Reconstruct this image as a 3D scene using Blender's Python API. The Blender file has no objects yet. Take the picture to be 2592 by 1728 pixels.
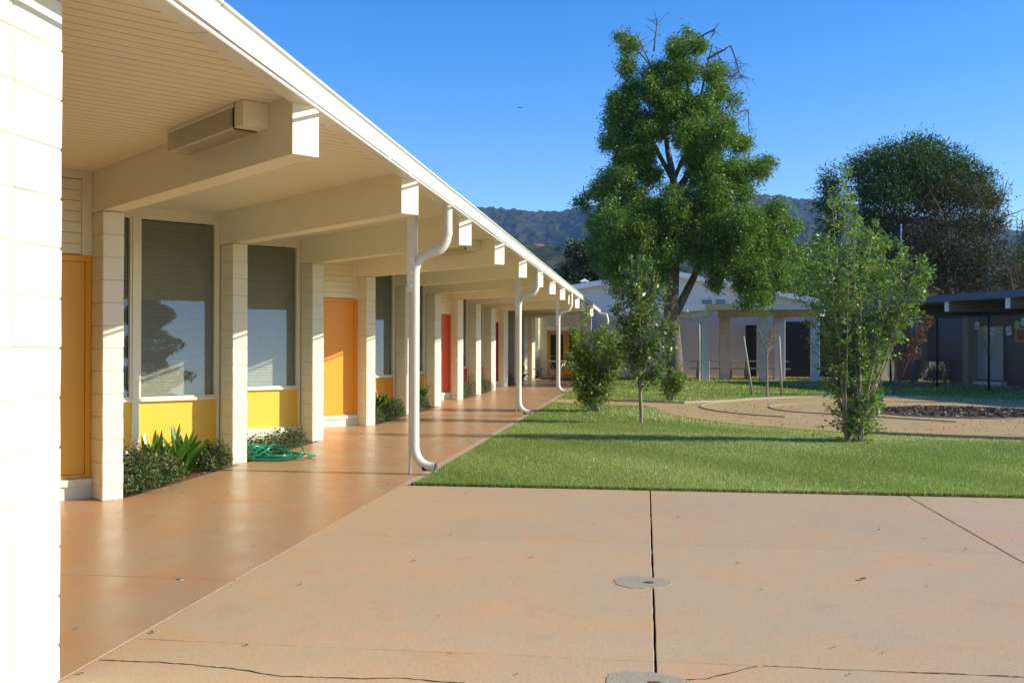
import bpy, bmesh, math, random
import numpy as np
from mathutils import Vector, Matrix
random.seed(7); RNG = np.random.default_rng(11)
S = bpy.context.scene; COL = S.collection

# ------------------------------------------------------------------ camera
cam_d = bpy.data.cameras.new('camera'); cam = bpy.data.objects.new('camera', cam_d); COL.objects.link(cam)
cam.location = (0, 0, 1.378)

YAW, PITCH, ROLL = math.radians(7.626), math.radians(0.2665), math.radians(0.1143)
cam.matrix_world = Matrix.Translation((0, 0, 1.378)) @ Matrix.Rotation(YAW, 4, 'Z') @ Matrix.Rotation(math.pi/2 + PITCH, 4, 'X') @ Matrix.Rotation(ROLL, 4, 'Z')
cam_d.sensor_width = 36; cam_d.lens = 36*2522.6/2592; cam_d.clip_start = .05; cam_d.clip_end = 12000
S.camera = cam
# ------------------------------------------------------------------ sky, sun, exposure
SUN_EL, SUN_AZ = math.radians(27.3), math.radians(90.5)          # azimuth clockwise from +Y
W = bpy.data.worlds.new('World'); S.world = W; W.use_nodes = True
wn = W.node_tree.nodes; wl_ = W.node_tree.links; wn.clear()
sky = wn.new('ShaderNodeTexSky'); sky.sky_type = 'NISHITA'; sky.sun_disc = False
sky.sun_elevation = SUN_EL; sky.sun_rotation = SUN_AZ; sky.altitude = 100
sky.air_density = 1.0; sky.dust_density = 0.25; sky.ozone_density = 2.6
hs = wn.new('ShaderNodeHueSaturation'); hs.inputs['Saturation'].default_value = 1.43; hs.inputs['Hue'].default_value = .514
bg = wn.new('ShaderNodeBackground'); bg.inputs['Strength'].default_value = 0.15
wo = wn.new('ShaderNodeOutputWorld')
wl_.new(sky.outputs[0], hs.inputs['Color']); wl_.new(hs.outputs[0], bg.inputs['Color']); wl_.new(bg.outputs[0], wo.inputs['Surface'])
sd = bpy.data.lights.new('sun', 'SUN'); sun = bpy.data.objects.new('sun', sd); COL.objects.link(sun)
sd.energy = 4.4; sd.angle = math.radians(.53); sd.color = (1, .935, .74)
sv = Vector((math.sin(SUN_AZ)*math.cos(SUN_EL), math.cos(SUN_AZ)*math.cos(SUN_EL), math.sin(SUN_EL)))
sun.rotation_euler = sv.to_track_quat('Z', 'Y').to_euler()
S.view_settings.view_transform = 'Standard'; S.view_settings.look = 'None'
S.view_settings.gamma = 1; S.view_settings.use_curve_mapping = False
S.view_settings.exposure = 0.66
S.render.engine = 'CYCLES'
S.cycles.max_bounces = 7; S.cycles.diffuse_bounces = 5; S.cycles.transparent_max_bounces = 24; S.cycles.volume_bounces = 0

# ------------------------------------------------------------------ materials
def mat(name, col, rough=.6, spec=.5, noise=None, bump=None, metal=0, coat=0):
    """noise=(scale, colour2, amount)  bump=(scale, strength, distance)"""
    m = bpy.data.materials.new(name); m.use_nodes = True
    N, L = m.node_tree.nodes, m.node_tree.links
    b = N['Principled BSDF']; b.inputs['Base Color'].default_value = (*col, 1)
    b.inputs['Roughness'].default_value = rough; b.inputs['Specular IOR Level'].default_value = spec
    b.inputs['Metallic'].default_value = metal; b.inputs['Coat Weight'].default_value = coat
    tc = N.new('ShaderNodeTexCoord'); src = N.new('ShaderNodeNewGeometry').outputs['Position']
    if noise:
        for i, (sc, c2, amt) in enumerate(noise if isinstance(noise, list) else [noise]):
            nz = N.new('ShaderNodeTexNoise'); nz.inputs['Scale'].default_value = sc; nz.inputs['Detail'].default_value = 6
            nz.inputs['Roughness'].default_value = .6
            r = N.new('ShaderNodeMapRange'); r.inputs['From Min'].default_value = .42; r.inputs['From Max'].default_value = .68
            r.inputs['To Max'].default_value = amt
            mx = N.new('ShaderNodeMix'); mx.data_type = 'RGBA'
            L.new(src, nz.inputs['Vector']); L.new(nz.outputs[0], r.inputs[0]); L.new(r.outputs[0], mx.inputs[0])
            prev = b.inputs['Base Color'].links[0].from_socket if b.inputs['Base Color'].links else None
            if prev: L.new(prev, mx.inputs[6])
            else: mx.inputs[6].default_value = (*col, 1)
            mx.inputs[7].default_value = (*c2, 1); L.new(mx.outputs[2], b.inputs['Base Color'])
    if bump:
        prevn = None
        for sc, st, di in (bump if isinstance(bump, list) else [bump]):
            nb = N.new('ShaderNodeTexNoise'); nb.inputs['Scale'].default_value = sc; nb.inputs['Detail'].default_value = 5
            bp = N.new('ShaderNodeBump'); bp.inputs['Strength'].default_value = st; bp.inputs['Distance'].default_value = di
            L.new(src, nb.inputs['Vector']); L.new(nb.outputs[0], bp.inputs['Height'])
            if prevn: L.new(prevn, bp.inputs['Normal'])
            prevn = bp.outputs[0]
        L.new(prevn, b.inputs['Normal'])
    return m
def leafmat(name, c1, c2, c3=None, rough=.45, trans=.3, spec=.4):
    m = bpy.data.materials.new(name); m.use_nodes = True
    N, L = m.node_tree.nodes, m.node_tree.links
    b = N['Principled BSDF']; b.inputs['Roughness'].default_value = rough; b.inputs['Specular IOR Level'].default_value = spec
    at = N.new('ShaderNodeAttribute'); at.attribute_name = 'tint'
    cr = N.new('ShaderNodeValToRGB'); e = cr.color_ramp.elements
    e[0].color = (*c1, 1); e[1].color = (*c2, 1); e[1].position = .8 if c3 else 1
    if c3: x = e.new(1.0); x.color = (*c3, 1)
    L.new(at.outputs['Fac'], cr.inputs[0]); L.new(cr.outputs[0], b.inputs['Base Color'])
    t = N.new('ShaderNodeBsdfTranslucent'); g = N.new('ShaderNodeMix'); g.data_type = 'RGBA'; g.blend_type = 'MULTIPLY'
    g.inputs[0].default_value = 1; g.inputs[7].default_value = (1.35, 1.5, .5, 1); L.new(cr.outputs[0], g.inputs[6]); L.new(g.outputs[2], t.inputs['Color'])
    ms = N.new('ShaderNodeMixShader'); ms.inputs[0].default_value = trans
    o = N['Material Output']; L.new(b.outputs[0], ms.inputs[1]); L.new(t.outputs[0], ms.inputs[2]); L.new(ms.outputs[0], o.inputs['Surface'])
    return m
def glassmat(name, base=.05, tint=(.93, .95, .94)):
    m = bpy.data.materials.new(name); m.use_nodes = True
    N, L = m.node_tree.nodes, m.node_tree.links; N.remove(N['Principled BSDF'])
    t = N.new('ShaderNodeBsdfTransparent'); t.inputs[0].default_value = (*tint, 1)
    g = N.new('ShaderNodeBsdfGlossy'); g.inputs['Roughness'].default_value = .015; g.inputs[0].default_value = (.95, .97, 1, 1)
    f = N.new('ShaderNodeLayerWeight'); f.inputs[0].default_value = .5
    p3 = N.new('ShaderNodeMath'); p3.operation = 'POWER'; p3.inputs[1].default_value = 4; L.new(f.outputs['Facing'], p3.inputs[0])
    a = N.new('ShaderNodeMath'); a.operation = 'MULTIPLY_ADD'; a.inputs[1].default_value = .6; a.inputs[2].default_value = base
    ms = N.new('ShaderNodeMixShader'); L.new(p3.outputs[0], a.inputs[0]); L.new(a.outputs[0], ms.inputs[0])
    L.new(t.outputs[0], ms.inputs[1]); L.new(g.outputs[0], ms.inputs[2]); L.new(ms.outputs[0], N['Material Output'].inputs['Surface'])
    return m
M = {}
M['block'] = mat('painted_block', (.74, .715, .59), .55, .4, (9, (.70, .66, .52), .35), [(55, .45, .004), (260, .35, .0015)])
M['joint'] = mat('painted_joint', (.60, .58, .49), .7, .3)
M['mortar'] = mat('wall_mortar_paint', (.47, .465, .42), .7, .3)
M['paint'] = mat('cream_paint', (.84, .785, .60), .42, .5, (3.0, (.78, .72, .53), .4), (25, .12, .002))
M['trim'] = mat('white_trim_paint', (.79, .75, .60), .4, .5, (12, (.72, .68, .57), .3), (40, .1, .001))
M['gutter'] = mat('white_metal_paint', (.74, .725, .66), .35, .5, (2.5, (.66, .64, .56), .5))
M['pipe'] = mat('cream_pipe_paint', (.76, .725, .62), .3, .5, (6, (.68, .64, .53), .45))
M['gap_shade'] = mat('dark_gap', (.10, .085, .06), .9, .1)  # dark colour stands in for shade behind gaps and cover holes
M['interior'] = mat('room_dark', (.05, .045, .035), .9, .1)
M['blind'] = mat('blind_slat', (.50, .48, .41), .45, .4, (18, (.42, .40, .33), .5))
M['glass'] = glassmat('louvre_glass')
M['yellow'] = mat('yellow_panel', (.86, .50, .055), .38, .5, (5, (.80, .46, .05), .3), (60, .06, .001))
M['amber'] = mat('amber_door', (.82, .42, .03), .38, .5, (5, (.78, .38, .025), .3), (60, .06, .001))
M['orange'] = mat('orange_door', (.84, .335, .028), .38, .5, (5, (.78, .34, .022), .3), (60, .06, .001))
M['redor'] = mat('red_orange_door', (.66, .10, .032), .38, .5, (5, (.60, .085, .028), .3))
M['red'] = mat('red_panel', (.52, .05, .03), .4, .5)
M['dkred'] = mat('dark_red_door', (.30, .025, .022), .4, .5)
def concrete(name, base, c2, c3, c4, rough, spec, streak=1.0):
    m = bpy.data.materials.new(name); m.use_nodes = True
    N, L = m.node_tree.nodes, m.node_tree.links; b = N['Principled BSDF']
    pos = N.new('ShaderNodeNewGeometry').outputs['Position']
    info = N.new('ShaderNodeObjectInfo')
    cur = None
    soft = rough < .4
    lay = ((.55, c2, .35, .70, .8), (1.5, c3, .45, .72, .8), (4.5, c3, .5, .75, .5), (3.5, c4, .5, .75, .45), (30, c4, .5, .75, .25), (2.3, tuple(x*.78 for x in base), .55, .8, .3)) if soft else ((.55, c2, .40, .66, .8), (1.9, c3, .50, .66, .6*streak), (6.5, c3, .55, .68, .5), (9, c4, .54, .70, .5), (28, c4, .52, .7, .35), (2.6, tuple(x*.68 for x in base), .58, .74, .45), (60, tuple(x*.6 for x in base), .52, .64, .42), (110, tuple(min(1, x*1.4) for x in base), .54, .66, .32))
    for sc, colr, lo, hi, amt in lay + ( (240, tuple(min(1, x*1.35) for x in base), .45, .8, .35), (330, tuple(x*.55 for x in base), .52, .8, .35)):
        nz = N.new('ShaderNodeTexNoise'); nz.inputs['Scale'].default_value = sc; nz.inputs['Detail'].default_value = (4 if soft else 7) if sc < 50 else 2
        nz.inputs['Roughness'].default_value = .5 if soft else .62; nz.inputs['Distortion'].default_value = .3 if sc < 50 else 0
        L.new(pos, nz.inputs['Vector'])
        r = N.new('ShaderNodeMapRange'); r.inputs[1].default_value = lo; r.inputs[2].default_value = hi; r.inputs[4].default_value = amt
        mx = N.new('ShaderNodeMix'); mx.data_type = 'RGBA'; L.new(nz.outputs[0], r.inputs[0]); L.new(r.outputs[0], mx.inputs[0])
        if cur: L.new(cur, mx.inputs[6])
        else: mx.inputs[6].default_value = (*base, 1)
        mx.inputs[7].default_value = (*colr, 1); cur = mx.outputs[2]
    hv = N.new('ShaderNodeHueSaturation'); mr = N.new('ShaderNodeMapRange'); mr.inputs[3].default_value = .985; mr.inputs[4].default_value = 1.015
    L.new(info.outputs['Random'], mr.inputs[0]); L.new(mr.outputs[0], hv.inputs['Value']); L.new(cur, hv.inputs['Color']); L.new(hv.outputs[0], b.inputs['Base Color'])
    rn = N.new('ShaderNodeTexNoise'); rn.inputs['Scale'].default_value = 3; rn.inputs['Detail'].default_value = 6; L.new(pos, rn.inputs['Vector'])
    rr = N.new('ShaderNodeMapRange'); rr.inputs[1].default_value = .3; rr.inputs[2].default_value = .7; rr.inputs[3].default_value = rough-.03; rr.inputs[4].default_value = rough+.06
    L.new(rn.outputs[0], rr.inputs[0]); L.new(rr.outputs[0], b.inputs['Roughness']); b.inputs['Specular IOR Level'].default_value = spec
    nb = N.new('ShaderNodeTexNoise'); nb.inputs['Scale'].default_value = 90; nb.inputs['Detail'].default_value = 4; L.new(pos, nb.inputs['Vector'])
    bp = N.new('ShaderNodeBump'); bp.inputs['Strength'].default_value = .03 if rough < .4 else .3; bp.inputs['Distance'].default_value = .002
    L.new(nb.outputs[0], bp.inputs['Height']); L.new(bp.outputs[0], b.inputs['Normal'])
    return m
M['walk'] = concrete('sealed_terracotta_concrete', (.475, .282, .145), (.43, .285, .165), (.52, .235, .10), (.48, .345, .22), .29, .5, .8)
M['court'] = concrete('pink_concrete', (.54, .365, .20), (.45, .345, .22), (.62, .325, .14), (.38, .31, .21), .62, .3, 1.0)
M['edgec'] = mat('edge_concrete', (.46, .36, .26), .8, .3, (20, (.38, .28, .19), .6), (90, .4, .003))
M['under'] = mat('joint_dirt', (.035, .025, .018), .95, .1, (40, (.09, .06, .04), .6))
M['patch'] = mat('grey_patch_concrete', (.37, .325, .235), .9, .2, [(35, (.26, .22, .15), .7), (140, (.45, .41, .33), .5)], (120, .8, .006))
M['rust'] = mat('rusty_iron', (.20, .05, .02), .8, .3, (60, (.10, .035, .02), .8), (90, .6, .003))
M['soil'] = mat('garden_soil', (.11, .065, .04), .95, .1, [(30, (.18, .11, .07), .7), (120, (.30, .20, .14), .4)], (60, .9, .02))
M['dirt'] = mat('tan_grit', (.51, .36, .15), .95, .1, [(.9, (.40, .235, .115), .6), (7, (.52, .38, .20), .5), (90, (.28, .18, .10), .5)], (120, .6, .006))
M['mulch'] = mat('bark_mulch_bed', (.09, .06, .04), .95, .1, [(40, (.20, .15, .105), .7)], (50, .9, .03))
M['chip'] = leafmat('bark_chip', (.05, .032, .02), (.20, .138, .092), (.42, .33, .24), .8, .0, .1)
M['lawn'] = mat('lawn_sheet', (.170, .215, .055), .9, .1, [(.7, (.20, .23, .06), .7), (3, (.25, .24, .10), .45), (60, (.10, .15, .03), .5)], (80, .8, .02))
M['grass'] = leafmat('grass_blade', (.140, .215, .042), (.350, .430, .115), (.66, .64, .36), .45, .35, .3)
M['ground'] = mat('dry_ground', (.16, .14, .07), .95, .1, [(.05, (.07, .09, .035), .8)])
M['wood'] = mat('grey_timber', (.37, .30, .20), .85, .2, (30, (.25, .21, .16), .6), (60, .4, .003))
M['stake'] = mat('lodgepole_stake', (.40, .34, .25), .8, .2, (25, (.36, .29, .2), .5))
M['bark'] = mat('ash_bark', (.17, .145, .115), .95, .1, [(7, (.11, .085, .065), .8), (30, (.27, .235, .19), .5)], [(14, .9, .05), (50, .6, .015)])
M['stem'] = mat('pale_stem_bark', (.36, .29, .20), .8, .2, (25, (.24, .17, .11), .6), (60, .3, .004))
M['twig'] = mat('dead_twig', (.13, .112, .092), .9, .1)
M['deadwood'] = mat('pale_dead_wood', (.13, .11, .088), .9, .1)
M['ashleaf'] = leafmat('ash_leaf', (.060, .122, .022), (.175, .268, .052), (.38, .44, .18), .42, .36)
M['pearleaf'] = leafmat('pear_leaf', (.050, .115, .018), (.130, .225, .035), (.25, .32, .09), .36, .36, .5)
M['bushleaf'] = leafmat('bush_leaf', (.070, .150, .022), (.205, .340, .054), (.27, .36, .09), .45, .32, .3)
M['limeleaf'] = leafmat('lime_leaf', (.080, .150, .018), (.215, .330, .042), (.28, .38, .07), .4, .38, .4)
M['strap'] = leafmat('strap_leaf', (.035, .100, .016), (.110, .215, .032), (.40, .44, .08), .25, .25, .7)
M['smallleaf'] = leafmat('shrub_leaf', (.035, .070, .018), (.095, .145, .045), (.24, .13, .07), .5, .2, .35)
M['pine'] = leafmat('pine_needle', (.026, .058, .016), (.080, .125, .030), (.13, .17, .055), .7, .2, .2)
M['brown'] = leafmat('brown_needle', (.048, .044, .026), (.115, .098, .058), (.20, .17, .11), .8, .12, .1)
M['oak'] = leafmat('oak_leaf', (.020, .036, .014), (.060, .075, .026), (.13, .13, .05), .6, .15, .3)
M['copper'] = leafmat('copper_leaf', (.11, .045, .025), (.26, .12, .06), (.36, .22, .12), .5, .3, .3)
M['hose'] = mat('green_hose', (.008, .19, .10), .22, .6)
M['steel'] = mat('galvanised_steel', (.35, .36, .36), .4, .5, metal=.6)
M['stainless'] = mat('stainless_fountain', (.40, .40, .37), .35, .5, metal=.55)
M['darksteel'] = mat('dark_green_steel', (.045, .048, .042), .35, .5)
M['tablegrey'] = mat('table_top', (.30, .285, .26), .5, .4)
M['wwall'] = mat('white_block_wall', (.60, .625, .66), .7, .3, (1.5, (.55, .575, .61), .4), (60, .2, .004))
M['wfascia'] = mat('white_fascia', (.76, .76, .75), .5, .4)
M['tanpost'] = mat('tan_painted_block', (.62, .58, .48), .7, .3, (4, (.48, .42, .32), .5), (60, .3, .004))
M['wingpost'] = mat('shade_dimmed_post', (.24, .22, .17), .7, .3)  # tan post colour darkened, porch shade put into the paint
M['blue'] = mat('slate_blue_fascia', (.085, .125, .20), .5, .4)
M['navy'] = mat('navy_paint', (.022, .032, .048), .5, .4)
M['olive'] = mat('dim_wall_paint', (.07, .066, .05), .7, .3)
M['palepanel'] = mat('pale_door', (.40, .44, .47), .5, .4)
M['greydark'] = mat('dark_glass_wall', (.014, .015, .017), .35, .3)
M['black'] = mat('black_coated_steel', (.012, .013, .014), .5, .4)
M['binred'] = mat('red_bin_plastic', (.32, .02, .025), .4, .4)
M['binblack'] = mat('dark_bin_plastic', (.02, .03, .025), .4, .4)
M['paper'] = mat('white_paper', (.70, .66, .62), .8, .2)
M['ypaper'] = mat('yellow_paper', (.55, .42, .06), .8, .2)
M['ink'] = mat('red_marker', (.40, .05, .04), .8, .2)
M['roofc'] = mat('roof_gravel', (.45, .44, .42), .9, .1, (20, (.36, .35, .33), .6))
M['roofred'] = mat('red_tile_roof', (.45, .13, .06), .8, .2)
M['hill'] = None

# ------------------------------------------------------------------ builders
def worldloc(o):
    v = Vector((0, 0, 0))
    while o is not None: v += o.location; o = o.parent
    return v
def link(name, me, parent=None, loc=(0, 0, 0)):
    o = bpy.data.objects.new(name, me); COL.objects.link(o)
    o.location = loc
    if parent is not None: o.parent = parent
    return o
def tag(o, label=None, cat=None, group=None, kind=None):
    if label: o['label'] = label
    if cat: o['category'] = cat
    if group: o['group'] = group
    if kind: o['kind'] = kind
    return o
def thing(name, label, cat, loc=(0, 0, 0), group=None):
    return tag(link(name, None, None, loc), label, cat, group)
class MB:
    """collects shapes in world coordinates, builds ONE mesh object"""
    def __init__(s): s.v = []; s.f = []
    def add(s, vs, fs):
        b = len(s.v); s.v += [tuple(x) for x in vs]; s.f += [tuple(i+b for i in f) for f in fs]; return s
    def hexa(s, p):   # 8 points: bottom 4 ccw, top 4
        return s.add(p, [(3, 2, 1, 0), (4, 5, 6, 7), (0, 1, 5, 4), (1, 2, 6, 5), (2, 3, 7, 6), (3, 0, 4, 7)])
    def box(s, x0, x1, y0, y1, z0, z1):
        return s.hexa([(x0, y0, z0), (x1, y0, z0), (x1, y1, z0), (x0, y1, z0), (x0, y0, z1), (x1, y0, z1), (x1, y1, z1), (x0, y1, z1)])
    def prism(s, pts, z0, z1):
        n = len(pts); b = [(p[0], p[1], z0) for p in pts]; t = [(p[0], p[1], z1) for p in pts]
        return s.add(b+t, [tuple(range(n-1, -1, -1)), tuple(range(n, 2*n))] + [(i, (i+1) % n, n+(i+1) % n, n+i) for i in range(n)])
    def tube(s, pts, r, n=8, cap=True):
        pts = [Vector(p) for p in pts]; rs = r if isinstance(r, (list, tuple)) else [r]*len(pts)
        rings = []; prev = None
        for i, p in enumerate(pts):
            t = (pts[min(i+1, len(pts)-1)] - pts[max(i-1, 0)])
            if t.length < 1e-9: t = Vector((0, 0, 1))
            t.normalize()
            if prev is None:
                a = t.cross(Vector((0, 0, 1)));
                if a.length < 1e-3: a = Vector((1, 0, 0))
            else: a = prev - t*prev.dot(t)
            a.normalize(); prev = a; b = t.cross(a)
            rings.append([p + (a*math.cos(q)+b*math.sin(q))*rs[i] for q in [2*math.pi*k/n for k in range(n)]])
        vs = [q for rg in rings for q in rg]; fs = []
        for i in range(len(pts)-1):
            for k in range(n): fs.append((i*n+k, i*n+(k+1) % n, (i+1)*n+(k+1) % n, (i+1)*n+k))
        if cap: fs.append(tuple(range(n-1, -1, -1))); fs.append(tuple(range((len(pts)-1)*n, len(pts)*n)))
        return s.add(vs, fs)
    def build(s, name, m, parent=None, smooth=False, loc=None):
        base = Vector(loc) if loc is not None else Vector((0, 0, 0))
        off = worldloc(parent) if parent is not None else Vector((0, 0, 0))
        me = bpy.data.meshes.new(name)
        o3 = off + base
        me.from_pydata([(v[0]-o3.x, v[1]-o3.y, v[2]-o3.z) for v in s.v], [], s.f)
        me.materials.append(m)
        if smooth: me.polygons.foreach_set('use_smooth', [True]*len(me.polygons))
        me.update()
        return link(name, me, parent, base)
def np_mesh(name, V, F, m, parent=None, tint=None, smooth=False, off=None):
    """V (n,3) world, F (k,3|4) index array"""
    if off is None: off = worldloc(parent) if parent is not None else Vector((0, 0, 0))
    V = np.asarray(V, dtype=np.float32) - np.array(off[:], dtype=np.float32)
    me = bpy.data.meshes.new(name); k = F.shape[1]
    me.vertices.add(len(V)); me.vertices.foreach_set('co', V.ravel())
    me.loops.add(F.size); me.loops.foreach_set('vertex_index', F.ravel().astype(np.int32))
    me.polygons.add(len(F)); me.polygons.foreach_set('loop_start', np.arange(0, F.size, k, dtype=np.int32))
    me.polygons.foreach_set('loop_total', np.full(len(F), k, dtype=np.int32))
    if smooth: me.polygons.foreach_set('use_smooth', np.ones(len(F), dtype=bool))
    me.materials.append(m); me.update(calc_edges=True)
    if tint is not None:
        a = me.attributes.new('tint', 'FLOAT', 'FACE'); a.data.foreach_set('value', np.asarray(tint, dtype=np.float32))
    return link(name, me, parent)
def leaves(C, size, aspect=.42, up=.35, droop=0., rng=RNG, dirs=None, tip=None):
    """C (n,3) leaf centres -> rhombic folded leaves"""
    n = len(C)
    nrm = rng.normal(size=(n, 3)); nrm /= np.linalg.norm(nrm, axis=1)[:, None]
    nrm[:, 2] = np.abs(nrm[:, 2]) + up; nrm /= np.linalg.norm(nrm, axis=1)[:, None]
    a = rng.normal(size=(n, 3)) if dirs is None else dirs + rng.normal(size=(n, 3))*.35
    a[:, 2] -= droop
    a -= nrm*np.sum(a*nrm, axis=1)[:, None]; a /= np.linalg.norm(a, axis=1)[:, None]+1e-9
    b = np.cross(nrm, a); s = size*rng.uniform(.65, 1.25, n)[:, None]
    V = np.stack([C-a*s*.5, C+b*s*aspect*.5-nrm*s*.06+a*s*.05, C+a*s*.5-nrm*s*.08, C-b*s*aspect*.5-nrm*s*.06+a*s*.05], axis=1).reshape(-1, 3)
    return V, np.arange(4*n).reshape(-1, 4)
def tints(n, light=.08, rng=RNG):
    t = rng.beta(2, 2, n)*.75
    t[rng.random(n) < light] = 1.0
    return t
def chamfer_box(name, ax, ay, sx, sy, sz, ch, m, jitter=0):
    """box centred at origin, axes ax,ay in plan, bevelled edges"""
    bm = bmesh.new(); bmesh.ops.create_cube(bm, size=1)
    for v in bm.verts: v.co = Vector((v.co.x*sx, v.co.y*sy, v.co.z*sz))
    bmesh.ops.bevel(bm, geom=bm.edges[:], offset=ch, segments=1, affect='EDGES')
    for v in bm.verts:
        c = v.co; v.co = Vector((c.x*ax[0]+c.y*ay[0], c.x*ax[1]+c.y*ay[1], c.z)) + Vector([random.uniform(-jitter, jitter) for _ in range(3)])
    bmesh.ops.recalc_face_normals(bm, faces=bm.faces)
    me = bpy.data.meshes.new(name); bm.to_mesh(me); bm.free(); me.materials.append(m); return me

# ------------------------------------------------------------------ building grid
AL = math.radians(41.5946)
u = Vector((math.sin(AL), math.cos(AL))); n = Vector((math.cos(AL), -math.sin(AL)))   # along windows / outward
X0, Y0, D, WR, WL = -4.6403, 8.4048, 2.8064, .187, .2965
def P(c, s): return n*c + u*s
R0 = Vector((X0, Y0)); F0 = R0 - u*WR
SF = [(Vector((X0, Y0+k*D))-u*WR).dot(u) for k in range(-3, 15)]   # offset by 3
CF = [(Vector((X0, Y0+k*D))-u*WR).dot(n) for k in range(-3, 15)]
def sF(k): return SF[k+3]
def cF(k): return CF[k+3]
ZS = 2.945; ZB = 2.575                        # soffit, beam bottom
def csbox(mb, c0, c1, s0, s1, z0, z1):
    a = [P(c0, s0), P(c1, s0), P(c1, s1), P(c0, s1)]
    return mb.hexa([(p.x, p.y, z0) for p in a] + [(p.x, p.y, z1) for p in a])
NB = 12
B = thing('school_building', 'long cream school wing with yellow and red doors under a deep overhang', 'building', (X0, Y0, 0))

# ---- columns of block
blk = {}
for v in range(4):
    blk[v] = chamfer_box('block', n, u, WL-.001, WR-.001, .2032-.004, .0055, M['block'], .0016)
blk['b'] = chamfer_box('block', n, u, WL-.001, WR-.001, .128, .0055, M['block'], .0012)
for k in range(0, NB+1):
    mb = MB(); csbox(mb, cF(k)-WL+.008, cF(k)-.008, sF(k)+.008, sF(k)+WR-.008, -.1, ZB-.004)
    c = mb.build('column', M['joint'], B, loc=(0, 0, 0))
    pc = P(cF(k)-WL/2, sF(k)+WR/2); o0 = worldloc(c)
    for j in range(13):
        z = .065 if j == 0 else .131+.2032*(j-.5)
        b = link('block', blk['b'] if j == 0 else blk[random.randrange(4)], c, (pc.x-o0.x, pc.y-o0.y, z-o0.z))
# ---- beams
for k in range(0, NB+1):
    mb = MB()
    ce_near = (-2.185 - sF(k)*u.x)/n.x
    cb = cF(k)-WL-.1
    csbox(mb, cb, ce_near, sF(k)+.001, sF(k)+WR-.001, ZB, ZS)
    mb.build('beam', M['paint'], B)
    # return wall behind the column, under and beside the beam
    mb = MB(); csbox(mb, cb-1.87, cF(k)-WL-.002, sF(k)+.012, sF(k)+WR-.012, -.1, ZB-.003)
    csbox(mb, cb-1.87, cb-.002, sF(k)+.012, sF(k)+WR-.012, ZB-.002, ZS)
    mb.build('return_wall', M['block'], B)

# ---- soffit boards (rows parallel to the windows), roof sheet, edge trim
XE = -2.222
mb = MB(); mb.prism([(-14, -3), (-2.205, -3), (-2.205, 46.0), (-14, 46.0)], 2.962, 3.075)
roof = mb.build('roof', M['roofc'], B)
mb = MB(); mb.prism([(-14, -3), (-2.225, -3), (-2.225, 46.0), (-14, 46.0)], 2.9585, 2.9619); mb.build('groove_shade_sheet', M['gap_shade'], roof)  # dark sheet added over the boards so their grooves read as shaded
mb = MB(); mb.box(XE+.003, -2.175, -3, 46.0, ZS, 2.958); mb.build('soffit_trim', M['paint'], roof)
bw = .1085
def row_start(c):
    for k in range(0, NB+1):
        if c > cF(k)-WL-.1: return sF(k-1)
    return None
far = MB(); c = -1.6; nrow = 0; so = worldloc(roof)
while c > cF(NB)+.4:
    c1 = c; c0 = c-bw+.0115
    s0 = row_start((c0+c1)/2)
    if s0 is None: break
    sa = (XE - n.x*c0)/u.x; sb = (XE - n.x*c1)/u.x
    pts = [P(c0, s0), P(c0, sa), P(c1, sb), P(c1, s0)]
    if nrow < 170:
        m1 = MB(); m1.prism(pts, ZS+.0005, 2.958); m1.build('soffit_board', M['paint'], roof)
    else: far.prism(pts, ZS+.0005, 2.958)
    nrow += 1; c -= bw
fo = far.build('soffit_boards', M['paint'], roof); fo['kind'] = 'stuff'
# gutter in lengths, with lip and bottom return; conduit below it
ylen = [-3, 4.6, 10.7, 16.8, 22.9, 29.0, 35.1, 41.2, 46.0]
for i in range(len(ylen)-1):
    y0, y1 = ylen[i]+.003, ylen[i+1]-.003
    dz = random.uniform(-.006, .006)
    mb = MB()
    mb.prism([(-2.20, y0), (-2.045, y0), (-2.045, y1), (-2.20, y1)], 2.902+dz, 3.045+dz)
    mb.add([(-2.045, y0, 3.028+dz), (-2.028, y0, 3.036+dz), (-2.028, y0, 3.052+dz), (-2.06, y0, 3.056+dz),
            (-2.045, y1, 3.028+dz), (-2.028, y1, 3.036+dz), (-2.028, y1, 3.052+dz), (-2.06, y1, 3.056+dz)],
           [(0, 1, 2, 3), (7, 6, 5, 4), (0, 4, 5, 1), (1, 5, 6, 2), (2, 6, 7, 3), (3, 7, 4, 0)])
    mb.build('gutter', M['gutter'], B)
mb = MB(); yy = np.arange(-3, 27.5, .8)
mb.tube([(-2.035+.004*math.sin(y*1.3), y, 2.862+.004*math.sin(y*.9)) for y in yy], .0125, 8)
for y in [3.0, 7.75, 8.45, 14.0, 14.6, 19.6, 25]: mb.tube([(-2.035, y-.035, 2.862), (-2.035, y+.035, 2.862)], .018, 8)
mb.build('conduit', M['gutter'], B, True)

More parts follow.
